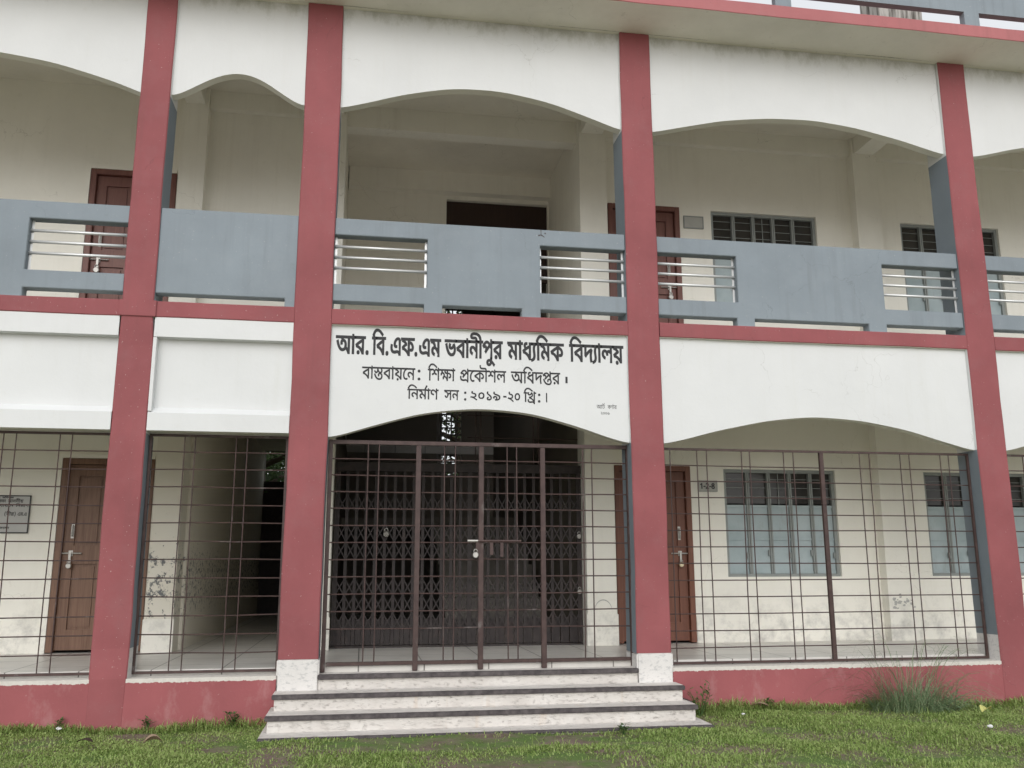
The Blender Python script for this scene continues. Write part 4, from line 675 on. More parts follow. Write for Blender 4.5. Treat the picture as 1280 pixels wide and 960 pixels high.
 8: ['903,622 903,551 798,551 798,0 721,0 706,29 688,55 670,80 649,104 627,125 604,145 581,163 557,180 582,246 601,234 621,220 641,204 661,186 680,167 697,148 712,128 724,109 724,116 723,124 723,130 722,137 722,144 722,150 722,157 722,164 721,171 721,178 721,186 721,194 721,551 -10,551 -10,622', '376,91 342,93 310,99 277,109 246,123 215,142 186,166 157,196 130,232 103,273 77,322 53,379 29,442 102,466 120,416 139,371 158,331 178,296 198,264 219,238 242,216 266,198 291,184 318,175 347,169 378,167 404,168 428,171 448,177 466,184 482,194 495,205 506,218 515,232 522,248 526,265 529,282 530,300 528,328 522,352 512,375 498,394 482,410 463,421 443,428 420,430 404,429 391,426 380,422 370,416 363,407 357,397 354,386 353,372 353,368 354,364 354,359 355,353 356,347 358,342 359,336 361,331 285,316 282,326 279,336 276,346 274,354 273,363 272,372 271,380 271,388 272,406 276,422 283,437 292,450 302,462 315,472 329,480 344,488 361,493 378,497 395,499 413,500 442,498 468,493 492,485 515,474 535,459 553,442 569,423 582,401 592,377 600,351 604,324 606,294 604,267 600,242 592,217 581,194 567,171 550,152 529,134 505,119 478,107 447,98 413,93', '344,465 340,481 334,495 326,509 314,522 301,533 284,542 265,550 243,556 267,601 312,589 338,578 361,566 380,553 394,539 405,524 414,507 420,489 423,468'],
 378: ['290,629 320,627 349,623 376,615 400,604 423,591 447,574 470,553 494,530 518,503 543,473 571,439 600,401 545,362 527,387 510,410 493,431 478,450 462,468 448,484 433,498 418,510 404,521 390,531 375,539 360,545 345,550 329,553 312,555 295,556 276,555 258,553 241,550 224,545 209,539 193,532 179,525 164,516 151,507 138,498 126,488 114,478 106,477 114,481 123,485 131,489 140,492 150,494 160,496 171,497 182,497 207,495 228,489 245,480 258,466 268,451 275,434 280,415 281,396 281,392 281,388 281,384 280,380 280,375 280,371 279,367 278,363 169,299 179,308 188,317 196,326 203,335 209,345 213,356 215,369 216,383 215,392 213,401 209,409 203,418 195,425 186,430 174,433 160,434 152,434 144,433 136,431 128,428 119,425 111,422 103,418 95,413 22,485 42,506 62,525 83,543 104,560 125,575 147,589 169,600 192,610 215,619 240,624 264,628', '498,474 216,238 162,297 254,368 266,370 271,375 277,380 282,385 288,390 293,395 298,399 304,404 309,408 315,413 320,418 327,423 333,428 451,526', '736,622 736,551 621,551 621,208 544,253 544,396 549,446 548,458 546,471 546,484 545,498 545,512 544,527 544,542 544,558 544,688 597,688 620,622', '445,-61 413,-60 383,-57 353,-51 324,-44 295,-34 268,-22 242,-8 217,9 193,28 170,50 148,75 127,102 107,133 88,166 71,202 54,241 128,267 145,228 163,193 183,160 203,130 225,103 249,80 275,60 304,44 334,31 368,21 404,16 444,14 474,15 500,18 523,22 542,28 558,36 572,45 583,55 592,66 598,79 602,91 605,104 606,118 604,138 599,156 591,172 578,187 564,199 546,208 527,213 505,215 494,215 484,213 475,211 467,208 460,203 454,199 449,194 445,188 442,182 440,175 438,168 438,160 438,156 438,152 439,147 440,142 440,137 441,132 443,127 444,123 371,109 368,118 366,126 364,135 362,144 361,152 361,159 360,166 360,171 361,189 365,205 371,220 380,233 390,245 402,255 416,263 431,270 447,276 464,280 482,282 500,283 527,282 553,277 576,270 598,259 617,246 633,232 648,215 660,197 669,178 676,158 680,137 681,115 679,91 675,68 667,46 656,25 642,6 624,-11 603,-25 579,-38 551,-48 520,-55 484,-60'],
 641: ['194,0 194,622 275,622 275,0'],
 34: ['630,622 630,551 525,551 525,0 448,0 448,425 468,363 445,395 423,424 402,450 381,472 361,492 340,510 321,524 301,536 281,544 262,551 242,555 222,556 207,555 193,553 180,549 168,544 158,537 149,530 141,521 134,512 129,501 125,489 123,477 122,463 123,448 126,434 131,421 138,409 146,399 158,389 171,381 186,374 205,368 225,363 249,358 275,355 269,272 237,276 207,282 178,290 152,300 127,313 105,328 86,344 70,364 57,385 48,408 42,434 40,462 42,488 46,512 54,534 64,554 77,571 92,586 108,599 127,610 147,618 168,624 189,628 211,629 236,628 261,624 284,619 306,611 327,601 347,589 368,575 388,558 408,540 428,520 449,497 470,473 454,477 453,486 451,497 450,509 450,522 449,537 448,550 448,563 448,576 448,688 501,688 524,622'],
 50: ['692,622 692,551 587,551 587,0 510,0 510,353 533,290 518,309 504,326 491,341 480,353 468,363 457,370 447,374 436,375 429,374 422,373 416,370 410,367 404,362 397,355 390,347 383,336 375,324 366,308 355,290 343,268 330,245 317,223 305,204 294,188 283,173 271,160 260,150 248,142 235,135 220,131 205,128 188,127 175,128 162,130 149,133 136,138 124,144 112,153 100,163 88,174 75,188 62,205 49,223 35,244 96,281 109,259 121,241 131,228 141,218 150,211 160,207 170,204 180,203 188,204 197,206 205,209 212,214 220,220 229,228 237,238 246,250 256,264 266,281 277,300 289,321 312,354 325,379 338,400 350,416 362,428 374,437 387,444 401,448 415,449 431,448 446,444 461,439 474,430 488,420 503,407 519,392 536,374 516,373 514,384 513,395 512,406 511,416 511,427 510,437 510,448 510,458 510,551 -10,551 -10,622', '271,271 266,303 261,332 256,357 250,379 244,398 236,414 226,429 214,441 200,452 184,461 166,469 146,476 123,481 98,486 69,491 38,495 53,571 107,551 134,546 159,541 182,535 202,528 220,520 236,512 251,502 264,492 275,480 284,466 292,452 299,436 304,419 309,400 312,379 315,356'],
 77: ['127,539 128,550 130,561 133,572 138,583 143,594 151,606 160,618 170,631 233,596 227,590 223,583 219,577 216,572 214,566 212,560 211,555 211,549 212,542 213,536 216,531 219,526 224,522 231,518 239,514 250,510 262,507 277,503 295,499 316,495 364,484 404,471 436,455 460,436 478,415 490,391 498,365 500,335 497,303 486,274 469,247 444,222 414,201 378,185 336,174 289,168 284,168 279,168 274,169 269,170 264,171 259,172 254,174 249,175 289,184 311,176 333,167 356,157 378,146 400,133 423,120 445,107 467,92 489,77 510,62 532,45 553,28 507,-26 478,-2 450,19 423,39 398,56 372,73 347,87 322,101 298,112 272,123 246,134 220,143 192,152 163,160 132,169 100,177 65,185 80,256 98,251 115,247 133,243 151,240 170,237 192,235 215,233 241,233 288,235 327,240 358,248 382,260 399,275 411,292 419,311 421,332 420,344 418,355 415,365 410,374 403,383 394,391 383,398 370,404 354,411 336,416 314,422 290,427 262,433 238,440 215,447 196,454 179,462 165,470 153,480 144,490 136,501 131,513 128,525'],
 75: ['290,91 259,92 230,97 203,104 178,115 154,129 133,145 115,165 100,188 88,215 79,244 74,277 72,313 74,342 78,370 86,398 96,424 110,450 127,472 147,493 170,510 198,525 228,536 262,542 300,544 338,542 373,536 403,527 429,513 451,496 470,477 486,456 498,432 508,406 515,378 519,350 520,320 518,291 514,263 506,235 496,208 482,184 464,161 444,141 420,124 393,109 363,99 328,93', '301,473 281,472 261,468 243,462 226,454 210,443 196,431 183,416 172,398 164,379 158,358 154,336 153,311 154,291 156,272 161,253 166,236 174,220 184,206 196,193 210,182 227,173 246,167 267,163 291,162 313,163 333,167 352,174 370,182 385,194 399,207 411,222 421,240 429,258 434,279 438,301 439,324 438,346 435,367 430,386 424,404 415,419 404,433 392,445 378,455 361,463 343,468 323,472'],
 76: ['287,0 247,2 213,9 185,21 162,36 145,56 133,76 125,98 123,122 125,141 129,160 137,177 148,194 163,210 182,223 206,234 234,244 263,167 249,163 236,159 226,154 218,149 213,143 208,136 206,129 205,120 206,110 210,102 217,94 226,88 237,82 251,78 267,76 286,75 315,77 341,82 363,92 382,105 397,121 408,139 414,159 416,181 415,196 413,209 409,222 404,234 397,246 388,259 377,271 364,284 349,298 331,312 310,328 287,344 258,365 232,384 209,402 190,418 173,433 159,447 148,460 140,474 133,487 129,500 126,514 125,529 126,541 128,553 133,566 138,580 146,593 155,606 165,619 177,631 243,596 236,588 230,581 225,574 220,566 216,558 213,551 212,544 211,536 211,530 212,523 213,517 215,511 218,505 221,498 226,492 232,485 239,478 248,470 259,461 270,452 284,441 300,430 318,417 338,403 366,384 390,366 412,348 430,331 446,314 459,298 470,281 478,264 485,245 489,226 492,205 493,182 491,155 486,130 478,106 466,85 452,66 435,49 416,34 394,22 369,12 344,6 316,1'],
 84: ['174,315 196,314 218,311 237,305 256,298 273,289 288,278 301,265 312,250 321,235 328,218 332,200 333,181 332,162 330,145 325,129 320,114 312,101 302,88 291,75 278,62 275,72 319,79 359,88 393,101 422,117 446,136 463,159 473,185 476,214 475,231 472,248 467,263 460,278 450,291 436,304 420,316 400,328 375,340 346,352 313,363 274,375 231,388 193,400 159,412 130,423 106,434 86,446 69,459 56,472 47,485 40,501 36,518 35,536 36,548 38,559 41,571 46,582 52,594 61,606 71,619 83,631 146,596 139,589 133,582 129,576 125,570 122,564 120,558 119,553 119,547 119,541 120,534 122,529 124,523 128,518 133,512 140,507 148,502 158,496 171,490 186,484 204,478 224,471 247,464 274,456 304,447 342,436 376,424 407,412 434,400 457,387 478,373 495,360 510,346 523,332 534,317 542,301 548,286 552,269 556,252 557,234 558,216 556,187 551,160 542,135 529,114 513,94 495,76 474,61 450,47 424,35 396,26 366,17 334,11 301,6 267,3 233,1 197,0 183,0 161,68 182,76 201,86 218,96 232,108 243,121 251,135 255,151 257,169 256,185 252,200 245,213 236,224 225,233 211,240 194,244 175,245 158,244 144,242 133,237 124,231 117,224 112,215 109,206 108,196 108,191 109,186 110,180 111,174 113,168 114,162 117,157 119,152 44,135 40,144 37,153 34,162 32,170 30,179 28,188 27,198 27,207 28,223 31,237 37,251 44,264 53,275 65,285 78,294 94,302 111,307 130,312 151,314'],
 598: ['49,338 291,338 291,256 49,256'],
 204: ['706,622 706,551 601,551 601,0 524,13 508,33 491,52 473,71 456,89 437,107 418,123 397,139 376,154 355,169 332,182 307,194 282,206 255,216 227,224 197,232 166,238 142,331 190,296 235,287 277,276 314,264 348,250 378,234 405,217 430,200 452,182 473,164 492,145 510,126 526,108 526,120 525,131 525,142 524,154 524,166 524,178 524,191 524,204 524,688 577,688 600,622', '450,470 448,442 442,416 432,393 418,372 401,352 381,335 358,320 332,308 304,297 274,288 243,281 209,276 162,285 142,331 181,335 216,340 247,346 274,354 299,364 319,375 337,387 350,400 361,415 369,431 373,448 375,466 374,481 372,496 367,509 361,522 353,534 343,547 330,559 316,571 371,625 387,609 402,592 416,574 428,554 437,534 444,514 449,492', '182,430 153,432 127,438 105,448 85,462 69,479 58,499 51,522 49,548 49,559 51,570 53,581 56,592 59,602 63,612 67,620 71,628 147,607 144,602 140,596 138,589 135,582 133,575 131,568 130,560 130,552 131,540 134,529 138,521 144,514 152,508 161,504 171,502 182,501 192,502 202,503 213,506 224,509 235,514 246,521 258,530 270,541 281,554 293,571 304,590 316,612 371,625 373,575 362,554 351,534 338,515 325,498 311,483 295,470 279,458 262,448 243,440 224,434 203,431', '601,-117 526,-117 519,-96 509,-79 498,-64 484,-52 469,-42 451,-35 431,-31 408,-30 394,-30 379,-31 365,-32 351,-34 337,-36 323,-38 308,-40 294,-42 279,-44 264,-46 248,-47 232,-47 216,-47 199,-45 183,-43 166,-40 151,-36 135,-30 121,-24 106,-16 93,-6 82,5 71,18 62,32 55,48 50,66 47,86 46,108 46,118 47,127 48,137 49,146 50,154 52,161 54,168 55,174 132,165 130,158 128,152 127,146 126,139 125,132 124,126 124,118 124,111 126,88 131,69 141,54 154,43 169,35 188,30 209,26 232,25 253,26 273,27 291,30 308,34 326,37 344,40 364,41 384,42 407,41 428,38 448,34 466,27 483,19 498,8 512,-4 524,-18 524,84 601,104'],
 30: ['577,622 577,551 172,551 172,205 172,185 173,168 175,154 177,143 180,135 182,128 186,122 189,117 199,108 212,101 227,97 244,96 263,97 282,101 300,107 318,115 335,125 351,136 365,149 379,162 393,178 405,194 415,211 424,228 430,246 435,263 438,281 439,299 438,314 435,327 430,338 423,348 414,355 402,360 387,363 370,364 364,364 358,364 351,363 344,362 337,361 330,360 324,358 317,357 306,428 316,430 325,432 335,434 346,436 356,437 367,438 378,439 389,439 407,438 424,436 440,431 455,425 469,417 481,407 491,395 500,381 508,365 513,346 516,326 517,303 515,274 510,245 501,216 488,188 473,162 455,137 436,115 415,95 396,80 376,66 356,54 334,44 312,35 289,29 264,25 239,24 221,25 205,27 189,30 176,35 163,41 151,48 141,55 132,63 124,73 117,84 111,96 106,109 101,124 98,143 96,165 95,191 95,551 -10,551 -10,622', '395,622 393,641 390,657 384,671 376,681 365,689 351,694 335,698 315,699 221,699 190,700 163,701 140,704 120,708 103,713 88,720 73,727 60,736 47,747 36,759 27,772 20,788 14,804 9,821 7,840 6,859 6,865 6,872 7,878 8,884 8,891 9,898 10,905 11,912 85,907 84,902 83,897 83,892 82,888 82,883 81,879 81,874 81,869 81,858 82,848 84,839 86,830 88,822 91,814 95,808 100,802 108,795 117,788 128,783 140,778 155,775 173,773 193,771 216,771 294,771 319,770 342,769 361,766 378,763 393,758 407,752 419,744 431,734 439,725 446,715 452,704 457,690 461,676 464,660 466,642 467,622'],
 81: ['347,39 321,40 296,44 272,50 248,58 225,70 202,85 181,103 160,124 140,150 120,179 102,213 84,251 67,294 51,341 35,394 21,452 96,475 107,427 118,384 130,344 142,308 155,275 168,246 182,219 196,196 212,177 228,160 245,146 262,134 281,126 301,120 321,116 342,115 373,117 400,125 424,137 445,154 462,176 474,203 481,234 483,271 482,292 480,312 476,329 470,345 464,359 459,372 454,382 449,391 489,392 480,371 471,351 461,334 450,318 439,303 427,291 414,280 400,272 386,265 372,261 356,258 340,257 330,257 320,258 310,260 302,263 293,266 285,271 277,276 270,282 263,290 256,299 250,309 245,321 241,335 238,353 236,375 235,400 235,451 235,463 234,473 232,482 230,490 227,496 223,502 217,506 210,510 202,513 192,515 180,516 166,517 175,593 195,592 212,590 229,588 243,584 256,580 267,574 277,568 286,560 292,552 298,543 302,534 306,523 309,512 310,499 312,486 312,471 312,379 312,367 314,357 316,348 320,341 325,335 331,331 339,329 348,328 356,329 364,330 372,333 380,337 387,342 395,350 403,359 411,370 419,383 427,398 435,417 443,438 499,452 508,439 516,425 524,411 531,396 537,380 543,364 547,347 552,331 555,315 557,299 559,283 559,268 558,236 553,206 546,178 536,151 524,126 508,104 489,85 467,69 442,56 414,46 382,41'],
 602: ['261,0 261,446 261,460 261,475 262,491 262,506 262,523 263,538 264,554 264,570 264,584 265,598 265,610 265,622 257,614 250,607 244,600 238,594 231,589 224,582 215,575 206,567 134,508 87,568 274,714 347,714 347,0'],
 603: ['47,76 218,262 242,288 263,312 283,335 302,357 318,378 332,399 345,419 355,440 363,461 369,483 373,506 374,530 372,557 366,580 356,601 342,618 325,632 305,641 283,647 259,649 237,648 215,644 195,638 176,630 157,620 139,608 121,596 104,582 54,640 67,652 81,663 96,673 112,683 128,692 144,700 162,707 180,713 200,718 219,721 239,723 260,724 290,723 319,718 345,711 368,701 390,688 409,673 425,656 439,636 450,613 458,589 462,562 464,533 463,506 458,480 452,454 442,429 430,405 416,380 400,356 382,332 362,308 340,283 317,257 293,231 156,85 156,81 492,81 492,0 47,0'],
 609: ['276,-10 226,-7 181,3 143,19 110,42 85,70 67,102 56,140 52,182 55,217 62,248 75,276 92,300 114,322 137,342 163,359 190,374 174,385 160,396 145,408 132,420 120,433 109,447 99,462 90,478 84,495 79,514 76,533 75,554 77,581 82,606 91,629 103,649 118,667 136,682 155,695 177,706 200,714 225,720 250,724 276,725 303,724 329,720 353,714 376,706 398,695 418,682 435,667 450,649 462,629 470,606 475,581 477,553 476,532 473,513 467,494 460,478 451,462 440,447 428,434 414,421 400,409 384,398 367,388 349,378 368,368 386,356 404,344 422,332 438,318 453,303 466,287 478,270 488,251 494,231 499,209 500,186 498,157 493,130 484,105 472,82 456,61 438,43 417,27 393,14 367,4 339,-4 308,-8', '274,64 306,66 334,72 358,83 378,97 393,115 404,136 411,159 413,185 411,209 404,231 392,252 375,270 354,288 328,305 298,322 263,340 234,325 209,309 188,291 170,273 157,253 147,231 141,207 139,181 141,156 147,134 157,114 172,96 190,82 213,72 241,66', '277,414 293,422 307,430 321,438 334,447 347,456 357,467 367,478 375,490 382,503 386,518 389,533 390,550 388,573 382,594 373,611 360,626 343,637 323,645 301,649 275,651 259,650 243,648 229,645 216,640 203,633 193,625 184,616 176,606 170,594 166,580 163,566 162,550 163,533 166,517 170,502 177,490 185,478 195,467 206,457 218,448 231,439 246,430 261,422'],
 6: ['123,314 154,294 184,272 214,249 242,224 270,197 296,169 322,141 346,111 368,81 388,51 407,22 424,-8 359,-41 339,-10 318,19 298,46 278,72 257,97 235,121 212,144 188,166 163,187 135,208 105,229 73,250', '78,486 79,506 83,524 88,542 96,558 107,572 118,585 132,596 147,605 164,612 181,618 200,621 219,622 238,621 257,618 274,612 291,605 306,596 320,585 331,572 342,558 350,542 355,524 359,506 360,486 359,466 355,448 350,430 342,414 331,399 320,386 306,375 291,366 274,359 257,353 238,350 219,349 200,350 181,353 164,359 147,366 132,375 118,386 107,399 96,414 88,429 83,447 79,466', '147,486 148,470 152,456 159,443 168,433 178,425 191,419 204,415 219,414 234,415 248,419 260,425 271,434 280,444 286,456 290,470 291,486 290,502 286,516 280,528 271,538 260,547 248,552 234,556 219,557 204,556 191,552 178,546 168,538 159,527 152,515 148,501'],
 593: ['256,-135 222,-85 192,-32 167,24 147,83 131,144 120,206 113,269 111,332 113,396 120,458 131,520 147,580 167,637 192,692 222,743 256,792 337,792 305,742 278,689 254,633 234,575 218,515 206,454 199,393 197,331 199,268 206,206 217,145 232,85 252,27 277,-30 305,-83 338,-135'],
 594: ['82,-135 114,-85 142,-32 166,23 186,80 202,140 213,200 220,262 222,325 220,388 213,451 202,512 186,572 167,630 142,686 114,740 81,792 163,792 198,742 227,690 252,633 272,574 288,513 299,450 306,388 308,324 306,261 299,198 288,137 272,78 252,20 227,-35 198,-86 163,-135'],
 9000: ['-120,640 10,880 90,850 -40,640'],
}
WORDS = {
 '1': [[(9,0,0),(46,1158,0),(599,1754,0)],[(55,0,0),(42,266,0),(599,862,0)],[(16,0,0),(41,758,0),(599,1596,0)],[(16,0,0),(44,758,0)],[(43,0,0),(42,721,0),(54,1317,0),(39,1583,0),(56,2187,0),(40,2453,0),(57,3169,0),(46,3169,0)],[(44,0,0),(54,622,0),(38,888,0),(202,1484,0),(55,1739,0),(44,2005,0),(20,2627,0)],[(55,0,0),(42,266,0),(37,862,0),(202,1465,0),(54,1720,0),(47,1986,0),(45,2717,0),(52,3343,0)]],
 '2': [[(42,0,0),(54,596,0),(435,862,0),(42,1590,0),(54,2186,0),(45,2452,0),(52,3078,0),(61,3078,0),(39,3424,0)],[(611,0,0)],[(55,0,0),(48,266,0),(129,943,0),(54,1862,0)],[(224,0,0),(61,755,0),(20,1101,0),(67,1908,0),(48,2174,0),(47,2851,0)],[(8,0,0),(55,893,0),(38,1159,0),(37,1755,0),(378,2358,0),(46,3084,0)],[(641,0,0)]],
 '3': [[(55,0,0),(39,266,0),(44,870,0),(9000,1432,0),(54,1492,0),(34,1758,0)],[(50,0,0),(39,682,0)],[(611,0,0)],[(77,0,0),(75,592,0),(76,1184,0),(84,1776,0)],[(598,0,0)],[(77,0,0),(75,592,0)],[(55,0,0),(204,266,0)],[(611,0,0)],[(641,0,0)]],
 's': [[(9,0,0),(30,1158,0),(9000,1605,120)],[(20,0,0),(34,807,0),(9000,1367,0),(54,1427,0),(46,1693,0)],[(77,0,0),(75,592,0),(75,1184,0),(81,1776,0)]],
 'r': [[(602,0,0),(598,551,0),(603,891,0),(598,1442,0),(609,1782,0)]],
 'p': [[(55,0,0),(42,266,0)],[(42,0,0),(54,596,0),(435,862,0),(42,1590,0),(54,2186,0),(45,2452,0),(52,3078,0),(61,3078,0),(39,3424,0)],[(55,0,0),(48,266,0),(129,943,0),(54,1862,0)],[(8,0,0),(55,893,0),(38,1159,0),(37,1755,0),(378,2358,0),(46,3084,0)],[(43,0,0),(42,721,0),(39,1317,0)],[(55,0,0),(39,266,0),(44,870,0),(54,1492,0),(34,1758,0)],[(44,0,0),(54,622,0),(39,888,0),(39,1492,0),(56,2096,0),(45,2362,0),(52,2988,0)],[(50,0,0),(6,682,0),(50,1120,0),(37,1802,0)],[(593,0,0),(42,419,0),(56,1015,0),(46,1281,0),(594,1877,0)],[(16,0,0),(44,758,0),(599,1380,0),(16,1648,0)]],
}

def glyph_polys(gid):
    cs = [[tuple(map(float, q.split(','))) for q in c.split()] for c in GLYPHS[gid]]
    area = lambda c: sum(c[i][0] * c[(i + 1) % len(c)][1] - c[(i + 1) % len(c)][0] * c[i][1] for i in range(len(c))) / 2
    def inside(p, c):
        r = False
        for i in range(len(c)):
            (x0, y0), (x1, y1) = c[i], c[i - 1]
            if (y0 > p[1]) != (y1 > p[1]) and p[0] < (x1 - x0) * (p[1] - y0) / (y1 - y0) + x0: r = not r
        return r
    outs = [c for c in cs if area(c) < 0]; holes = [c for c in cs if area(c) >= 0]
    if not outs: outs, holes = holes, []
    groups = [[o] for o in outs]
    for h in holes:
        cand = [g for g in groups if inside(h[0], g[0])]
        if cand: min(cand, key=lambda g: abs(area(g[0]))).append(h)
    return groups
GP = {g: glyph_polys(g) for g in GLYPHS}
def offset(c, d_):
    if not d_: return c
    n = len(c); r = []
    for i in range(n):
        p0, p1, p2 = Vector(c[i - 1]), Vector(c[i]), Vector(c[(i + 1) % n])
        a = (p1 - p0); b = (p2 - p1)
        if a.length < 1e-9 or b.length < 1e-9: r.append(c[i]); continue
        na = Vector((-a.y, a.x)).normalized(); nb = Vector((-b.y, b.x)).normalized(); m_ = na + nb
        if m_.length < 0.3: r.append(c[i]); continue
        m_.normalize(); k = d_ / max(0.55, m_.dot(na)); q = p1 + m_ * k; r.append((q.x, q.y))
    return r
def lettering(mb, items, x0, x1, zb, zm, y, bold=0.0, slope=0.0, H=617.0):
    """one painted word: glyph outlines fitted between x0..x1 with its head line at zm and its foot at zb"""
    px = [gx + p[0] for gid, gx, gy in items for g in GP[gid] for p in g[0]]
    items = [(g_, x_ - 120, y_ + 125) if g_ == 52 else (g_, x_, y_) for g_, x_, y_ in items]      # dot tucked beside the stem
    mn, mx = min(px), max(px); sx = (x1 - x0) / (mx - mn); sz = (zm - zb) / H
    for gid, gx, gy in items:
        polys = []
        for g in GP[gid]:
            for c in g:
                q = [(x0 + (gx + p[0] - mn) * sx, zb + (p[1] + gy) * sz) for p in c]
                q = offset(q, bold); r = []
                for p in q:
                    if not r or (abs(p[0] - r[-1][0]) + abs(p[1] - r[-1][1])) > 2e-4: r.append(p)
                polys.append([(a, b + slope * (a - x0)) for a, b in r])
        pts = []; eds = []
        for pl in polys:
            n0 = len(pts); pts += [Vector(p) * 100 for p in pl]; eds += [(n0 + i, n0 + (i + 1) % len(pl)) for i in range(len(pl))]
        vo, eo, fo, _, _, _ = delaunay_2d_cdt(pts, eds, [], 0, 1e-5)
        base = len(mb.v); mb.v += [(p.x / 100, y, p.y / 100) for p in vo]
        for f in fo:
            cx_ = sum(vo[i].x for i in f) / len(f) / 100; cz_ = sum(vo[i].y for i in f) / len(f) / 100; wn = 0
            for pl in polys:
                for i in range(len(pl)):
                    (ax, ay), (bx_, by_) = pl[i - 1], pl[i]
                    if (ay > cz_) != (by_ > cz_) and cx_ < (bx_ - ax) * (cz_ - ay) / (by_ - ay) + ax: wn += 1 if by_ > ay else -1
            if wn: mb.f.append(tuple(base + i for i in f)); mb.mi.append(0)
YT = WY0 - 0.0015
def wx(px): return None
L_1 = [(-0.302, 0.001, 0), (0.040, 0.190, 1), (0.218, 0.468, 2), (0.493, 0.698, 3), (0.742, 1.306, 4), (1.360, 1.922, 5), (1.985, 2.535, 6)]
def word(it, x0, x1, zb, zm, bold, label):
    mb = MB(); lettering(mb, it, x0, x1, zb, zm, YT, bold); part(mb, 'painted_word', 'ink', B, label=label)
for x0, x1, k in L_1: word(WORDS['1'][k], x0, x1, 2.938, 3.108, 0.0058, 'bold black hand painted word of the school name')
L_2 = [(-0.048, 0.455, 0), (0.482, 0.505, 1), (0.580, 0.842, 2), (0.893, 1.342, 3), (1.393, 1.884, 4), (1.940, 1.958, 5)]
for x0, x1, k in L_2: word(WORDS['2'][k], x0, x1, 2.700 if k != 5 else 2.715, 2.812 if k != 5 else 2.775, 0.0022, 'black painted word in the second line of the wall lettering')
L_3 = [(0.386, 0.682, 0), (0.740, 0.880, 1), (0.934, 0.952, 2), (0.995, 1.285, 3), (1.318, 1.345, 4), (1.362, 1.480, 5), (1.519, 1.640, 6), (1.662, 1.682, 7), (1.740, 1.752, 8)]
for x0, x1, k in L_3:
    zb, zm = (2.514, 2.608) if k != 3 else (2.520, 2.604)
    word(WORDS['3'][k], x0, x1, zb, zm, 0.0022 if k < 8 else 0, 'black painted word or numeral in the third line of the wall lettering')
for x0, x1, k in ((2.250, 2.335, 0), (2.362, 2.455, 1)): word(WORDS['s'][k], x0, x1, 2.466, 2.502, 0.0, 'tiny black signature of the sign painter')
word(WORDS['s'][2], 2.290, 2.380, 2.405, 2.436, 0.0, 'tiny black year under the painter signature')
# graffiti arc on the pier beside the collapsible gate
mb = MB(); cx, cz = 2.765, 0.43
pth = [(cx + 0.105 * math.cos(t), 1.8975, cz + 0.13 * math.sin(t)) for t in [math.radians(a) for a in range(-25, 200, 12)]]
for p0, p1 in zip(pth[:-1], pth[1:]): mb.quad((p0[0], p0[1], p0[2] - 0.006), (p1[0], p1[1], p1[2] - 0.006), (p1[0], p1[1], p1[2] + 0.006), (p0[0], p0[1], p0[2] + 0.006))
part(mb, 'scribble', 'plate', B, label='grey scribbled arc on the pier foot')

# things fixed to the back wall ---------------------------------------------
def plate(name, x0, x1, z0, z1, label, cat, mt, frame):
    o = empty(name, (x0, BY, z0), label, cat)
    mb = MB(); mb.box(x0, x1, BY - 0.018, BY - 0.002, z0, z1); part(mb, 'plate', mt, o, bevel=0.003)
    mb = MB(); t = frame
    for a, b, c, d_ in ((x0, x0 + t, z0, z1), (x1 - t, x1, z0, z1), (x0 + t, x1 - t, z0, z0 + t), (x0 + t, x1 - t, z1 - t, z1)): mb.box(a, b, BY - 0.022, BY - 0.0185, c, d_)
    part(mb, 'border', 'ink' if mt == 'plaque' else 'wframe', o); return o
P_ = plate('wall_plaque', -4.16, -3.548, 1.300, 1.706, 'grey inscribed plaque in a black border on the left verandah wall', 'plaque', 'plaque', 0.012)
mb = MB(); yq = BY - 0.0195
def run(words, x, z, h, w_):
    for k in words:
        it = WORDS['p'][k]; n_ = sum(1 for _ in it)
        lettering(mb, it, x, x + w_ * n_, z, z + h, yq, 0.001); x += w_ * n_ + 0.022
run([1, 2, 3], -4.13, 1.672, 0.016, 0.019)
run([2, 3, 4, 6], -4.13, 1.628, 0.030, 0.022)
run([3, 1, 5], -4.13, 1.582, 0.026, 0.026)
run([1, 7], -4.13, 1.545, 0.020, 0.019)
run([6, 7], -4.13, 1.487, 0.032, 0.022); run([8, 9], -3.80, 1.487, 0.034, 0.022)
run([4, 5, 7], -4.13, 1.445, 0.018, 0.020)
run([2, 6, 4], -4.13, 1.395, 0.022, 0.017); run([5, 3, 7], -4.13, 1.345, 0.022, 0.023)
part(mb, 'inscription', 'ink', P_)
S_ = plate('room_sign', 4.028, 4.272, 1.832, 1.966, 'small pale room number plate beside the red brown ground floor door', 'sign', 'plate', 0.007)
mb = MB(); lettering(mb, WORDS['r'][0], 4.055, 4.235, 1.868, 1.930, yq, 0.004, 0, 700.0); part(mb, 'number', 'ink', S_)
S2 = plate('room_sign', 3.985, 4.255, 5.228, 5.398, 'blank faded plate high on the upper floor wall beside the window', 'sign', 'plate', 0.014)

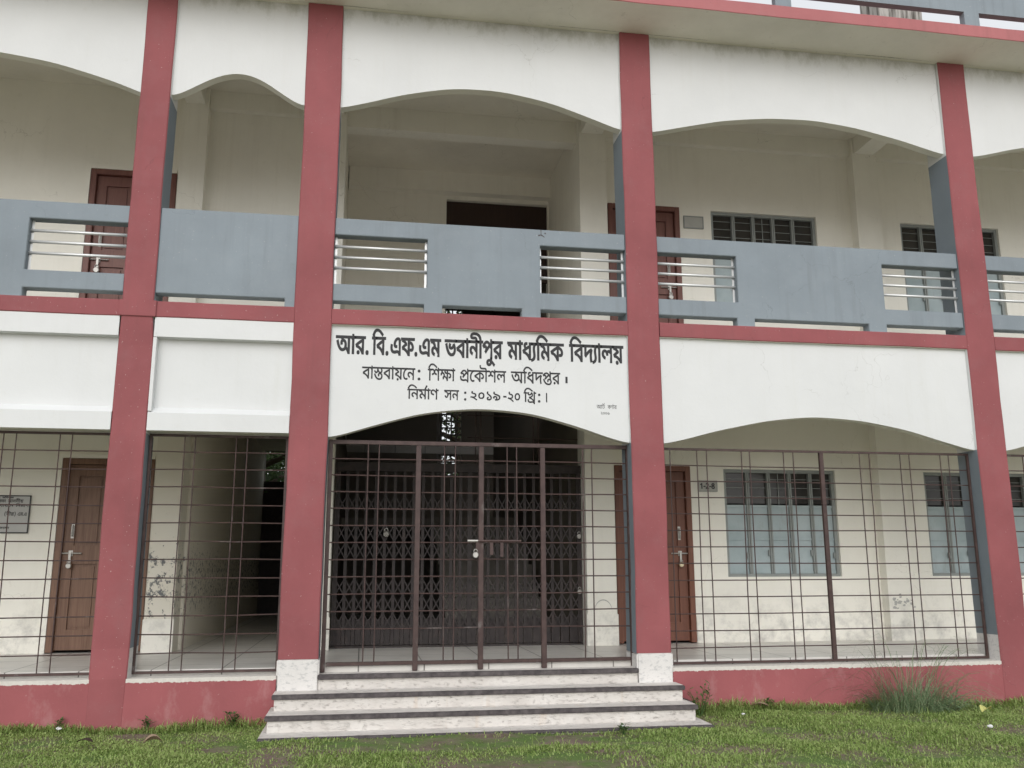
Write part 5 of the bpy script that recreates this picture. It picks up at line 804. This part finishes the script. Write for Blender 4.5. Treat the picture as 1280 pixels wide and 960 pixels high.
# security grilles ------------------------------------------------------------
GY = 0.172
def grille(x0, x1, z0, z1, verts, rows, posts, label, frame=0.022, poles=()):
    g = empty('security_grille', ((x0 + x1) / 2, GY, z0), label, 'grille', 'steel grilles across the verandah bays')
    mb = MB(); f = frame
    for a, b, c, d_ in ((x0, x0 + f, z0, z1), (x1 - f, x1, z0, z1), (x0 + f, x1 - f, z0, z0 + f), (x0 + f, x1 - f, z1 - f, z1)): mb.box(a, b, GY - 0.012, GY + 0.012, c, d_)
    part(mb, 'frame', 'steel', g)
    for xv in verts:
        j = random.uniform(-0.004, 0.004); mb = MB(); mb.tube([(xv + j, GY - 0.006, z0 + 0.01), (xv + 1.6 * j, GY - 0.008, z0 + 0.7), (xv - 1.2 * j, GY - 0.006, z0 + 1.4), (xv - j, GY - 0.006, z1 - 0.01)], 0.0058, 6); part(mb, 'upright_bar', 'steel', g)
    for zr in rows:
        j = random.uniform(-0.004, 0.004); mb = MB(); mb.tube([(x0 + 0.01, GY + 0.006, zr + j), (x0 * 0.67 + x1 * 0.33, GY + 0.006, zr + random.uniform(-0.006, 0.006)), (x0 * 0.33 + x1 * 0.67, GY + 0.007, zr + random.uniform(-0.006, 0.006)), (x1 - 0.01, GY + 0.006, zr - j)], 0.0058, 6); part(mb, 'cross_bar', 'steel', g)
    for p in poles:
        mb = MB(); mb.box(p - 0.021, p + 0.021, GY - 0.016, GY + 0.016, z0 + f + 0.001, z1 - f - 0.001); part(mb, 'post', 'steel', g)
    return g
rowsA = [2.092 - 0.1612 * k for k in range(1, 13)]
def sc(x): return x * (8.5 + GY) / (8.5 + 0.13)
grille(2.93, 6.340, 0.010, 2.105, [sc(v) for v in (3.012, 3.293, 3.399, 3.766, 3.858, 4.222, 4.325, 5.063, 5.169, 5.520, 5.622, 5.978, 6.077)], rowsA, [], 'wide brown steel grille right of the entrance with a thick post in its middle', poles=[sc(4.636)])
grille(-1.955, -0.712, 0.020, 2.142, [sc(v) for v in (-1.64, -1.54, -1.182, -1.080)], [2.145 - 0.163 * k for k in range(1, 13)], [], 'narrow brown steel grille in front of the dark passage')
grille(-5.68, -2.272, 0.020, 2.142, [sc(v) for v in (-5.35, -5.25, -4.88, -4.78, -4.05, -3.95, -3.55, -3.45, -3.185, -3.079, -2.718, -2.614)], [2.135 - 0.1625 * k for k in range(1, 13)], [], 'wide brown steel grille at the far left in front of the plaque', poles=[-4.4])
grille(6.70, 10.10, 0.010, 2.105, [sc(v) for v in (6.95, 7.05, 7.42, 7.52, 7.9, 8.0, 8.75, 8.85, 9.25, 9.35, 9.7, 9.8)], rowsA, [], 'brown steel grille at the far right beyond the last red column', poles=[8.4])

# entrance gate -----------------------------------------------------------------
G = empty('entrance_gate', (1.1, GY, 0.0), 'brown steel bar gate with three thick posts above the white steps', 'gate')
gx = [sc(v) for v in (-0.318, 0.509, 1.112, 1.713, 2.575)]
for k, x in enumerate(gx):
    w_ = 0.019 if k in (0, 4) else 0.024
    mb = MB(); mb.box(x - w_, x + w_, GY - 0.022, GY + 0.022, 0.003, 2.079 if 0 < k < 4 else 2.121)
    part(mb, 'post', 'steel', G, bevel=0.004)
mb = MB(); mb.box(gx[0] + 0.02, gx[4] - 0.02, GY - 0.018, GY + 0.018, 2.081, 2.119); part(mb, 'top_rail', 'steel', G, bevel=0.003)
for k in range(4):
    mb = MB(); mb.box(gx[k] + 0.025, gx[k + 1] - 0.025, GY - 0.014, GY + 0.014, 0.056, 0.088); part(mb, 'bottom_rail', 'steel', G, bevel=0.003)
    for zr in [1.942 - 0.1565 * q for q in range(11)]:
        j = random.uniform(-0.003, 0.003); mb = MB(); mb.tube([(gx[k] + 0.02, GY + 0.004, zr + j), (gx[k + 1] - 0.02, GY + 0.004, zr - j)], 0.0062, 6); part(mb, 'cross_bar', 'steel', G)
for v in (0.034, 0.135, 0.761, 0.860, 1.368, 1.461, 2.114, 2.204):
    x = sc(v); j = random.uniform(-0.006, 0.006); mb = MB(); mb.tube([(x + j, GY - 0.008, 0.085), (x - j, GY - 0.008, 2.085)], 0.0062, 6); part(mb, 'upright_bar', 'steel', G)
mb = MB(); zb = 1.175
mb.tube([(1.00, GY - 0.036, zb), (1.50, GY - 0.036, zb)], 0.011, 8); mb.box(1.20, 1.232, GY - 0.034, GY - 0.028, zb - 0.13, zb + 0.01); mb.box(1.30, 1.33, GY - 0.034, GY - 0.028, zb - 0.15, zb + 0.01)
part(mb, 'sliding_bolt', 'steel', G)
mb = MB(); mb.tube([(0.985, GY - 0.037, zb), (1.085, GY - 0.037, zb)], 0.0118, 8); part(mb, 'bolt_tip', 'chrome', G)
mb = MB(); mb.box(1.065, 1.10, GY - 0.034, GY - 0.027, zb - 0.12, zb + 0.01); part(mb, 'hasp', 'steel', G)

# collapsible gate ---------------------------------------------------------------
K = empty('collapsible_gate', (1.1, 2.12, FL), 'dark collapsible lattice gate closing the stair hall behind the entrance gate', 'gate')
ky = 2.12; ka, kb = -0.322, 2.572
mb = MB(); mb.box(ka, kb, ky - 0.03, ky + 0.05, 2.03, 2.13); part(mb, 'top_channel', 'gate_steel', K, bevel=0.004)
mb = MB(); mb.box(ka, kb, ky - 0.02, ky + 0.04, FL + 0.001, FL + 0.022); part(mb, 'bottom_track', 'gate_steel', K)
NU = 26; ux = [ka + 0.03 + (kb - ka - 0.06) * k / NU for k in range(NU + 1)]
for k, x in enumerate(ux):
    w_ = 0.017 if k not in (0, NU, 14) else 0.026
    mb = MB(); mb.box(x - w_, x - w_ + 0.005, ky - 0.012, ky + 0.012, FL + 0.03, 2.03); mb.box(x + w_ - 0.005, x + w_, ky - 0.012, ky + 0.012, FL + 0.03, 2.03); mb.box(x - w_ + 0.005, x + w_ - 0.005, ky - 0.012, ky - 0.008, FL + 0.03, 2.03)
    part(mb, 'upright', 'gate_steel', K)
bands = [(0.24, 0.43), (0.43, 0.62), (0.62, 0.81), (1.02, 1.22), (1.22, 1.42), (1.55, 1.75)]
for z0, z1 in bands:
    mb = MB()
    for k in range(NU):
        a, b = ux[k], ux[k + 1]
        for (za, zb_, yy) in ((z0, z1, ky - 0.020), (z1, z0, ky - 0.025)):
            t = 0.014; mb.v += []; n_ = len(mb.v)
            for y_ in (yy, yy + 0.004): mb.v += [(a, y_, za - t), (b, y_, zb_ - t), (b, y_, zb_ + t), (a, y_, za + t)]
            for q in ((0, 1, 2, 3), (7, 6, 5, 4), (0, 4, 5, 1), (2, 6, 7, 3)): mb.f.append(tuple(n_ + i for i in q)); mb.mi.append(0)
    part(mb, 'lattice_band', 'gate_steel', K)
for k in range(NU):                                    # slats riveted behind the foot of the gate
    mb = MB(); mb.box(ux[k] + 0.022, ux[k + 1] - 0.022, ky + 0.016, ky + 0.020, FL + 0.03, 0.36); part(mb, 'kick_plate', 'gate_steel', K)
mb = MB()
for x in (1.30, 1.36, 2.0, 2.06): mb.tube([(x, ky, 2.131), (x, ky, 3.19)], 0.007, 6)
for zz in (2.45, 2.72): mb.tube([(1.2, ky + 0.012, zz), (2.55, ky + 0.012, zz)], 0.007, 6)
part(mb, 'transom_bars', 'steel', K)

# padlocks -------------------------------------------------------------------------
def make_padlock(name, loc, mt, label, s=1.0):
    o = empty(name, loc, label, 'padlock'); x, y, z = loc
    mb = MB(); r = 0.026 * s; n = 20
    for yy in (0,): 
        ring = [(x + r * math.cos(2 * math.pi * k / n), z - 0.03 * s + r * math.sin(2 * math.pi * k / n)) for k in range(n)]
        base = len(mb.v); hb = 0.011 * s
        prof = [(0.0, -hb), (0.82, -hb), (1.0, -hb * 0.6), (1.0, hb * 0.6), (0.82, hb), (0.0, hb)]
        for f_, oy in prof[1:-1]:
            for a, b in ring: mb.v.append((x + (a - x) * f_, y + oy, z - 0.03 * s + (b - z + 0.03 * s) * f_))
        for q in range(3):
            for k in range(n): mb.f.append((base + q * n + k, base + q * n + (k + 1) % n, base + (q + 1) * n + (k + 1) % n, base + (q + 1) * n + k)); mb.mi.append(0)
        mb.f.append(tuple(base + k for k in reversed(range(n)))); mb.mi.append(0); mb.f.append(tuple(base + 3 * n + k for k in range(n))); mb.mi.append(0)
    part(mb, 'body', mt, o)
    mb = MB(); rr = 0.015 * s
    mb.tube([(x - rr, y, z - 0.012 * s)] + [(x + rr * math.cos(t), y, z + 0.006 * s + rr * math.sin(t)) for t in [math.pi - math.pi * k / 8 for k in range(9)]] + [(x + rr, y, z - 0.012 * s)], 0.0038 * s, 8)
    part(mb, 'shackle', 'chrome', o, smooth=True)
    return o
make_padlock('padlock', (L1[0], L1[1], L1[2]), 'chrome', 'round silver padlock hanging on the brown left ground floor door', 1.1)
make_padlock('padlock', (L2[0], L2[1], L2[2]), 'brass', 'dull brassy padlock on the red brown ground floor door', 1.1)
make_padlock('padlock', (L3[0], L3[1], L3[2]), 'chrome', 'shiny padlock on the upper left door seen through the balcony rails', 1.25)
make_padlock('padlock', (L4[0], L4[1], L4[2]), 'chrome', 'padlock on the upper right door seen through the balcony rails', 1.25)
make_padlock('padlock', (1.062, GY - 0.042, 1.075), 'chrome', 'silver padlock on the bolt of the entrance gate', 1.05)
make_padlock('padlock', (2.535, ky - 0.045, 1.32), 'chrome', 'upper of two padlocks at the right edge of the collapsible gate', 1.05)
make_padlock('padlock', (2.530, ky - 0.045, 0.68), 'chrome', 'lower of two padlocks at the right edge of the collapsible gate', 1.05)
make_padlock('padlock', (0.268, ky - 0.045, 1.345), 'gate_lock', 'small dull padlock left of centre on the collapsible gate', 1.3)

# ground ---------------------------------------------------------------------------
mb = MB(); n = 60
def gh(x, y): return G0 + 0.018 * math.sin(x * 1.7 + 1) * math.cos(y * 1.3) + 0.010 * math.sin(x * 4.1 + y * 3.3)
xs = [-200, -60, -20] + [-10 + 0.4 * k for k in range(61)] + [24, 60, 200]; ys = [-200, -60, -20, -12] + [-10 + 0.4 * k for k in range(26)] + [0.6, 14, 60, 200]
for y in ys:
    for x in xs: mb.v.append((x, y, gh(x, y) if (-10.1 < x < 15 and -10.1 < y < 0.3) else G0 - 0.02))
for j in range(len(ys) - 1):
    for i in range(len(xs) - 1):
        a = j * len(xs) + i; mb.f.append((a, a + 1, a + len(xs) + 1, a + len(xs))); mb.mi.append(0)
g = mb.build('ground', 'ground', None, smooth=True); tag(g, 'earth of the school yard, bare brown in worn patches', 'ground', kind='structure')

# grass ----------------------------------------------------------------------------
def vnoise(x, y, s, seed):
    r = np.random.default_rng(seed); t = r.random((64, 64)); u = x / s; v = y / s
    i = np.floor(u).astype(int); j = np.floor(v).astype(int); f = u - i; g_ = v - j; f = f * f * (3 - 2 * f); g_ = g_ * g_ * (3 - 2 * g_)
    q = lambda a, b: t[a % 64, b % 64]
    return (q(i, j) * (1 - f) + q(i + 1, j) * f) * (1 - g_) + (q(i, j + 1) * (1 - f) + q(i + 1, j + 1) * f) * g_
def blades(N, xr, yr, hmin, hmax, wid, dens):
    x = RNG.uniform(*xr, N); y = RNG.uniform(*yr, N)
    keep = RNG.random(N) < dens(x, y); x = x[keep]; y = y[keep]; N = len(x)
    z = G0 + 0.018 * np.sin(x * 1.7 + 1) * np.cos(y * 1.3) + 0.010 * np.sin(x * 4.1 + y * 3.3) - 0.006
    h = RNG.uniform(hmin, hmax, N) * (0.55 + 0.9 * vnoise(x, y, 0.35, 5)); w_ = wid * RNG.uniform(0.7, 1.4, N)
    az = RNG.uniform(0, 2 * np.pi, N); lean = RNG.uniform(0.3, 1.6, N); fa = az + np.pi / 2
    dx, dy = np.cos(az), np.sin(az); sx, sy_ = np.cos(fa) * w_ / 2, np.sin(fa) * w_ / 2
    V = np.zeros((N, 5, 3))
    mx = x + dx * h * lean * 0.35; my = y + dy * h * lean * 0.35; mz = z + h * (0.62 - 0.1 * lean)
    tx = x + dx * h * lean * 0.9; ty = y + dy * h * lean * 0.9; tz = z + h * (1.0 - 0.42 * lean)
    V[:, 0] = np.stack([x - sx, y - sy_, z], 1); V[:, 1] = np.stack([x + sx, y + sy_, z], 1)
    V[:, 2] = np.stack([mx + sx * 0.9, my + sy_ * 0.9, mz], 1); V[:, 3] = np.stack([mx - sx * 0.9, my - sy_ * 0.9, mz], 1)
    V[:, 4] = np.stack([tx, ty, tz], 1)
    return V
def dens(x, y):
    d_ = 0.45 + 0.85 * vnoise(x, y, 0.28, 3)
    d_ *= np.where((y > -0.80) & (x > -0.76) & (x < 2.99), 0, 1)
    soil = np.exp(-(((x - 0.85) / 1.25) ** 4 + ((y + 1.10) / 0.30) ** 4)); d_ *= 1 - 0.97 * np.clip(soil * 1.6, 0, 1)
    soil2 = np.exp(-(((x - 1.0) / 0.9) ** 2 + ((y + 2.10) / 0.36) ** 2)); d_ *= 1 - 0.95 * np.clip(soil2 * 1.5, 0, 1)
    soil3 = np.exp(-(((x - 3.6) / 1.0) ** 2 + ((y + 2.20) / 0.26) ** 2)); d_ *= 1 - 0.85 * soil3
    d_ *= 1 - 0.7 * np.clip((vnoise(x, y, 0.6, 9) - 0.66) * 5, 0, 1)
    return d_ * (y < -0.01)
V = np.concatenate([blades(420000, (-6.5, 10), (-3.2, 0.0), 0.014, 0.042, 0.0075, dens), blades(30000, (-9, 13), (-5, -3.2), 0.02, 0.045, 0.009, dens),
                    blades(15000, (-6.5, 10), (-0.15, 0.0), 0.03, 0.15, 0.007, dens), blades(16000, (-6.5, 10), (-3.2, -0.02), 0.05, 0.11, 0.006, lambda x, y: np.clip((vnoise(x, y, 0.5, 21) - 0.45) * 3, 0, 1) * dens(x, y))])
N = len(V); me = bpy.data.meshes.new('grass')
me.vertices.add(N * 5); me.vertices.foreach_set('co', V.reshape(-1))
idx = np.arange(N)[:, None] * 5 + np.array([0, 1, 2, 3, 3, 2, 4])[None]
me.loops.add(N * 7); me.loops.foreach_set('vertex_index', idx.reshape(-1).astype(np.int32))
me.polygons.add(N * 2); me.polygons.foreach_set('loop_start', (np.arange(N)[:, None] * 7 + np.array([0, 4])[None]).reshape(-1).astype(np.int32))
me.update(calc_edges=True); me.materials.append(MAT['grass'])
go = bpy.data.objects.new('grass', me); COL.objects.link(go); tag(go, 'short patchy green lawn in front of the building', 'grass', kind='stuff')

# tall grass clump and weeds ---------------------------------------------------------
def arc_blades(mb, c, n, rad, lmin, lmax, wid, droop, spread=1.0):
    for _ in range(n):
        a = random.uniform(0, 2 * math.pi); r = rad * math.sqrt(random.random())
        p = Vector((c[0] + r * math.cos(a), c[1] + 0.45 * r * math.sin(a), c[2])); L = random.uniform(lmin, lmax)
        az = a + random.uniform(-0.5, 0.5); el = math.radians(random.uniform(28, 85)); dvec = Vector((math.cos(az) * math.cos(el) * spread, math.sin(az) * math.cos(el) * 0.5 - 0.05, math.sin(el)))
        side = Vector((-math.sin(az), math.cos(az) * 0.6, 0.25)).normalized(); k = 7; prev = None
        for q in range(k + 1):
            t = q / k; w_ = wid * (1 - t) ** 0.7 * random.uniform(0.9, 1.1) + 0.0006
            q0 = p - side * w_ / 2; q1 = p + side * w_ / 2
            q0.y = min(q0.y, -0.012); q1.y = min(q1.y, -0.014)
            if prev: mb.quad(prev[0], prev[1], tuple(q1), tuple(q0))
            prev = (tuple(q0), tuple(q1)); p = p + dvec.normalized() * L / k; dvec.z -= droop * (0.4 + t) / k * 2
            p.z = max(p.z, G0 + 0.01)
mb = MB()
arc_blades(mb, (5.20, -0.26, G0 - 0.01), 420, 0.42, 0.16, 0.46, 0.009, 1.0)
arc_blades(mb, (5.20, -0.22, G0 - 0.01), 110, 0.30, 0.55, 1.05, 0.0065, 1.05)
arc_blades(mb, (5.10, -0.20, G0 - 0.01), 12, 0.10, 0.45, 0.62, 0.005, 0.22, 0.5)
t_ = mb.build('grass_clump', 'clump', None, (5.2, -0.24, G0)); tag(t_, 'tall arching clump of thin grass against the red plinth on the right', 'plant')
def weed(x, y, h, n, label, cat='plant'):
    o = empty('weed', (x, y, G0), label, cat, 'weeds along the foot of the plinth'); mb = MB(); lf = MB()
    for s_ in range(n):
        a = random.uniform(0, 6.28); tp = Vector((x + 0.35 * h * math.cos(a), min(y + 0.2 * h * math.sin(a) - 0.02, -0.03), G0 + h * random.uniform(0.6, 1.0))); b0 = Vector((x, y, G0 - 0.01))
        md = (tp + b0) / 2 + Vector((0.02 * math.cos(a + 1), 0, 0.02)); mb.tube([tuple(b0), tuple(md), tuple(tp)], [0.004, 0.003, 0.0015], 5)
        for q in range(9):
            t = 0.25 + 0.75 * q / 8; c = b0.lerp(md, t * 2) if t < 0.5 else md.lerp(tp, t * 2 - 1)
            az = random.uniform(0, 6.28); L = random.uniform(0.03, 0.06); dv = Vector((math.cos(az), math.sin(az) * 0.7, random.uniform(0.0, 0.7))).normalized(); sd_ = dv.cross(Vector((0, 0, 1))).normalized() * L * 0.24
            e = c + dv * L; m_ = c + dv * L * 0.5
            for v_ in (e, m_): v_.y = min(v_.y, -0.012)
            lf.quad(tuple(c), tuple(m_ + sd_), tuple(e), tuple(m_ - sd_))
    part(mb, 'stem', 'weed', o); part(lf, 'leaves', 'weed', o)
weed(3.10, -0.20, 0.32, 9, 'leafy weed growing in the corner right of the white steps')
weed(3.85, -0.06, 0.13, 5, 'low dark weed at the plinth foot below the door on the right')
weed(-1.05, -0.08, 0.15, 6, 'pale leafy weed at the plinth foot left of the steps')
weed(-2.42, -0.06, 0.11, 3, 'thin upright weed by the foot of the left red column')
weed(-1.75, -0.06, 0.10, 4, 'dark weed at the plinth foot below the narrow grille')
weed(2.15, -0.98, 0.09, 5, 'small dark tuft on the lawn just before the lowest step')

# leaves and litter on the lawn -------------------------------------------------------
def leaf(name, x, y, L, mt, label, cat, rot=0.0, fold=0.35, up_=0.055):
    mb = MB(); n = 6; zc = G0 + up_
    for s_ in (-1, 1):
        for q in range(n):
            t0, t1 = q / n, (q + 1) / n; f0, f1 = math.sin(math.pi * t0) ** 0.8 * 0.32 * L, math.sin(math.pi * t1) ** 0.8 * 0.32 * L
            P0 = lambda t, f: (x + math.cos(rot) * (t - 0.5) * L - math.sin(rot) * f * s_, y + math.sin(rot) * (t - 0.5) * L + math.cos(rot) * f * s_, zc + abs(f) * fold + 0.15 * L * math.sin(3 * t))
            a, b, c, d_ = P0(t0, 0), P0(t1, 0), P0(t1, f1), P0(t0, f0)
            mb.quad(*( (a, b, c, d_) if s_ > 0 else (d_, c, b, a)))
    o = mb.build(name, mt, None, (x, y, zc), weld=True)
    md = o.modifiers.new('thickness', 'SOLIDIFY'); md.thickness = 0.0015
    tag(o, label, cat)
leaf('fallen_leaf', -1.513, -0.955, 0.135, 'dry', 'pale brown curled dry leaf on the grass left of the steps', 'leaf', 0.3, 0.7)
leaf('fallen_leaf', -2.03, -0.83, 0.135, 'dryd', 'dark rotting leaf on the grass below the left red column', 'leaf', -0.2, 0.2, 0.045)
leaf('fallen_leaf', 5.58, -0.76, 0.15, 'yleaf', 'yellow green fallen leaf on the grass right of the tall clump', 'leaf', 0.5, 0.6, 0.06)
leaf('fallen_leaf', 3.72, -0.12, 0.17, 'dry', 'narrow tan leaf leaning at the plinth foot right of the steps', 'leaf', -0.5, 0.2, 0.06)
def scrap(x, y, s_, label, mt='paper'):
    me = bpy.data.meshes.new('paper_scrap'); bm = bmesh.new(); bmesh.ops.create_icosphere(bm, subdivisions=2, radius=s_)
    for v in bm.verts: v.co = Vector((v.co.x * random.uniform(0.8, 1.3), v.co.y * random.uniform(0.7, 1.1), v.co.z * 0.6 * random.uniform(0.6, 1.2)))
    bm.to_mesh(me); bm.free(); me.materials.append(MAT[mt]); o = bpy.data.objects.new('paper_scrap', me); COL.objects.link(o); o.location = (x, y, G0 + 0.045); tag(o, label, 'litter')
scrap(-2.42, -0.14, 0.022, 'crumpled white scrap on the grass close to the left plinth')
scrap(5.15, -1.39, 0.024, 'crumpled white scrap on the grass right of the yellow leaf')
scrap(2.18, -0.83, 0.020, 'tiny white scrap lying before the lowest step')
scrap(3.42, -0.42, 0.016, 'tiny white scrap on the grass right of the steps')

# trees behind the building -------------------------------------------------------------
def tree(x, y, h, r, label, seed):
    rnd = random.Random(seed); o = empty('tree', (x, y, G0), label, 'tree', 'trees behind the school')
    mb = MB(); mb.tube([(x, y, G0 - 0.2), (x + 0.1, y, h * 0.3), (x - 0.1, y + 0.1, h * 0.6), (x, y, h * 0.85)], [0.22, 0.17, 0.11, 0.04], 10)
    tips = []
    for q in range(30):
        z0 = h * rnd.uniform(0.2, 0.85); a = rnd.uniform(0, 6.28); L = r * rnd.uniform(0.6, 1.0); e = (x + L * math.cos(a), y + L * math.sin(a), z0 + rnd.uniform(0.2, 1.3))
        mb.tube([(x, y, z0 - 0.3), ((x + e[0]) / 2, (y + e[1]) / 2, z0 + 0.15), e], [0.07, 0.04, 0.012], 6); tips += [e, ((x + e[0]) / 2, (y + e[1]) / 2, z0 + 0.2)]
    part(mb, 'trunk', 'bark', o)
    lf = MB()
    for tpt in tips:
        for _ in range(300):
            g_ = Vector((rnd.gauss(0, 1), rnd.gauss(0, 1), rnd.gauss(0, 0.7))) * 0.45 + Vector(tpt); L = rnd.uniform(0.09, 0.17); dv = Vector((rnd.gauss(0, 1), rnd.gauss(0, 1), rnd.gauss(-0.3, 0.6))).normalized(); sd_ = dv.orthogonal().normalized() * L * 0.27
            lf.quad(tuple(g_), tuple(g_ + dv * L * 0.5 + sd_), tuple(g_ + dv * L), tuple(g_ + dv * L * 0.5 - sd_))
    part(lf, 'crown', 'leaf', o)
tree(-2.35, 12.6, 6.5, 2.6, 'leafy green tree seen through the far end of the dark passage', 1)
tree(-3.4, 16.5, 8.0, 3.0, 'taller green tree standing behind the one at the passage end', 4)
tree(2.5, 15.0, 8.5, 2.8, 'green tree glimpsed through the pierced stair hall screen', 2)

for o in bpy.data.objects:
    if '_o' in o.keys(): del o['_o']
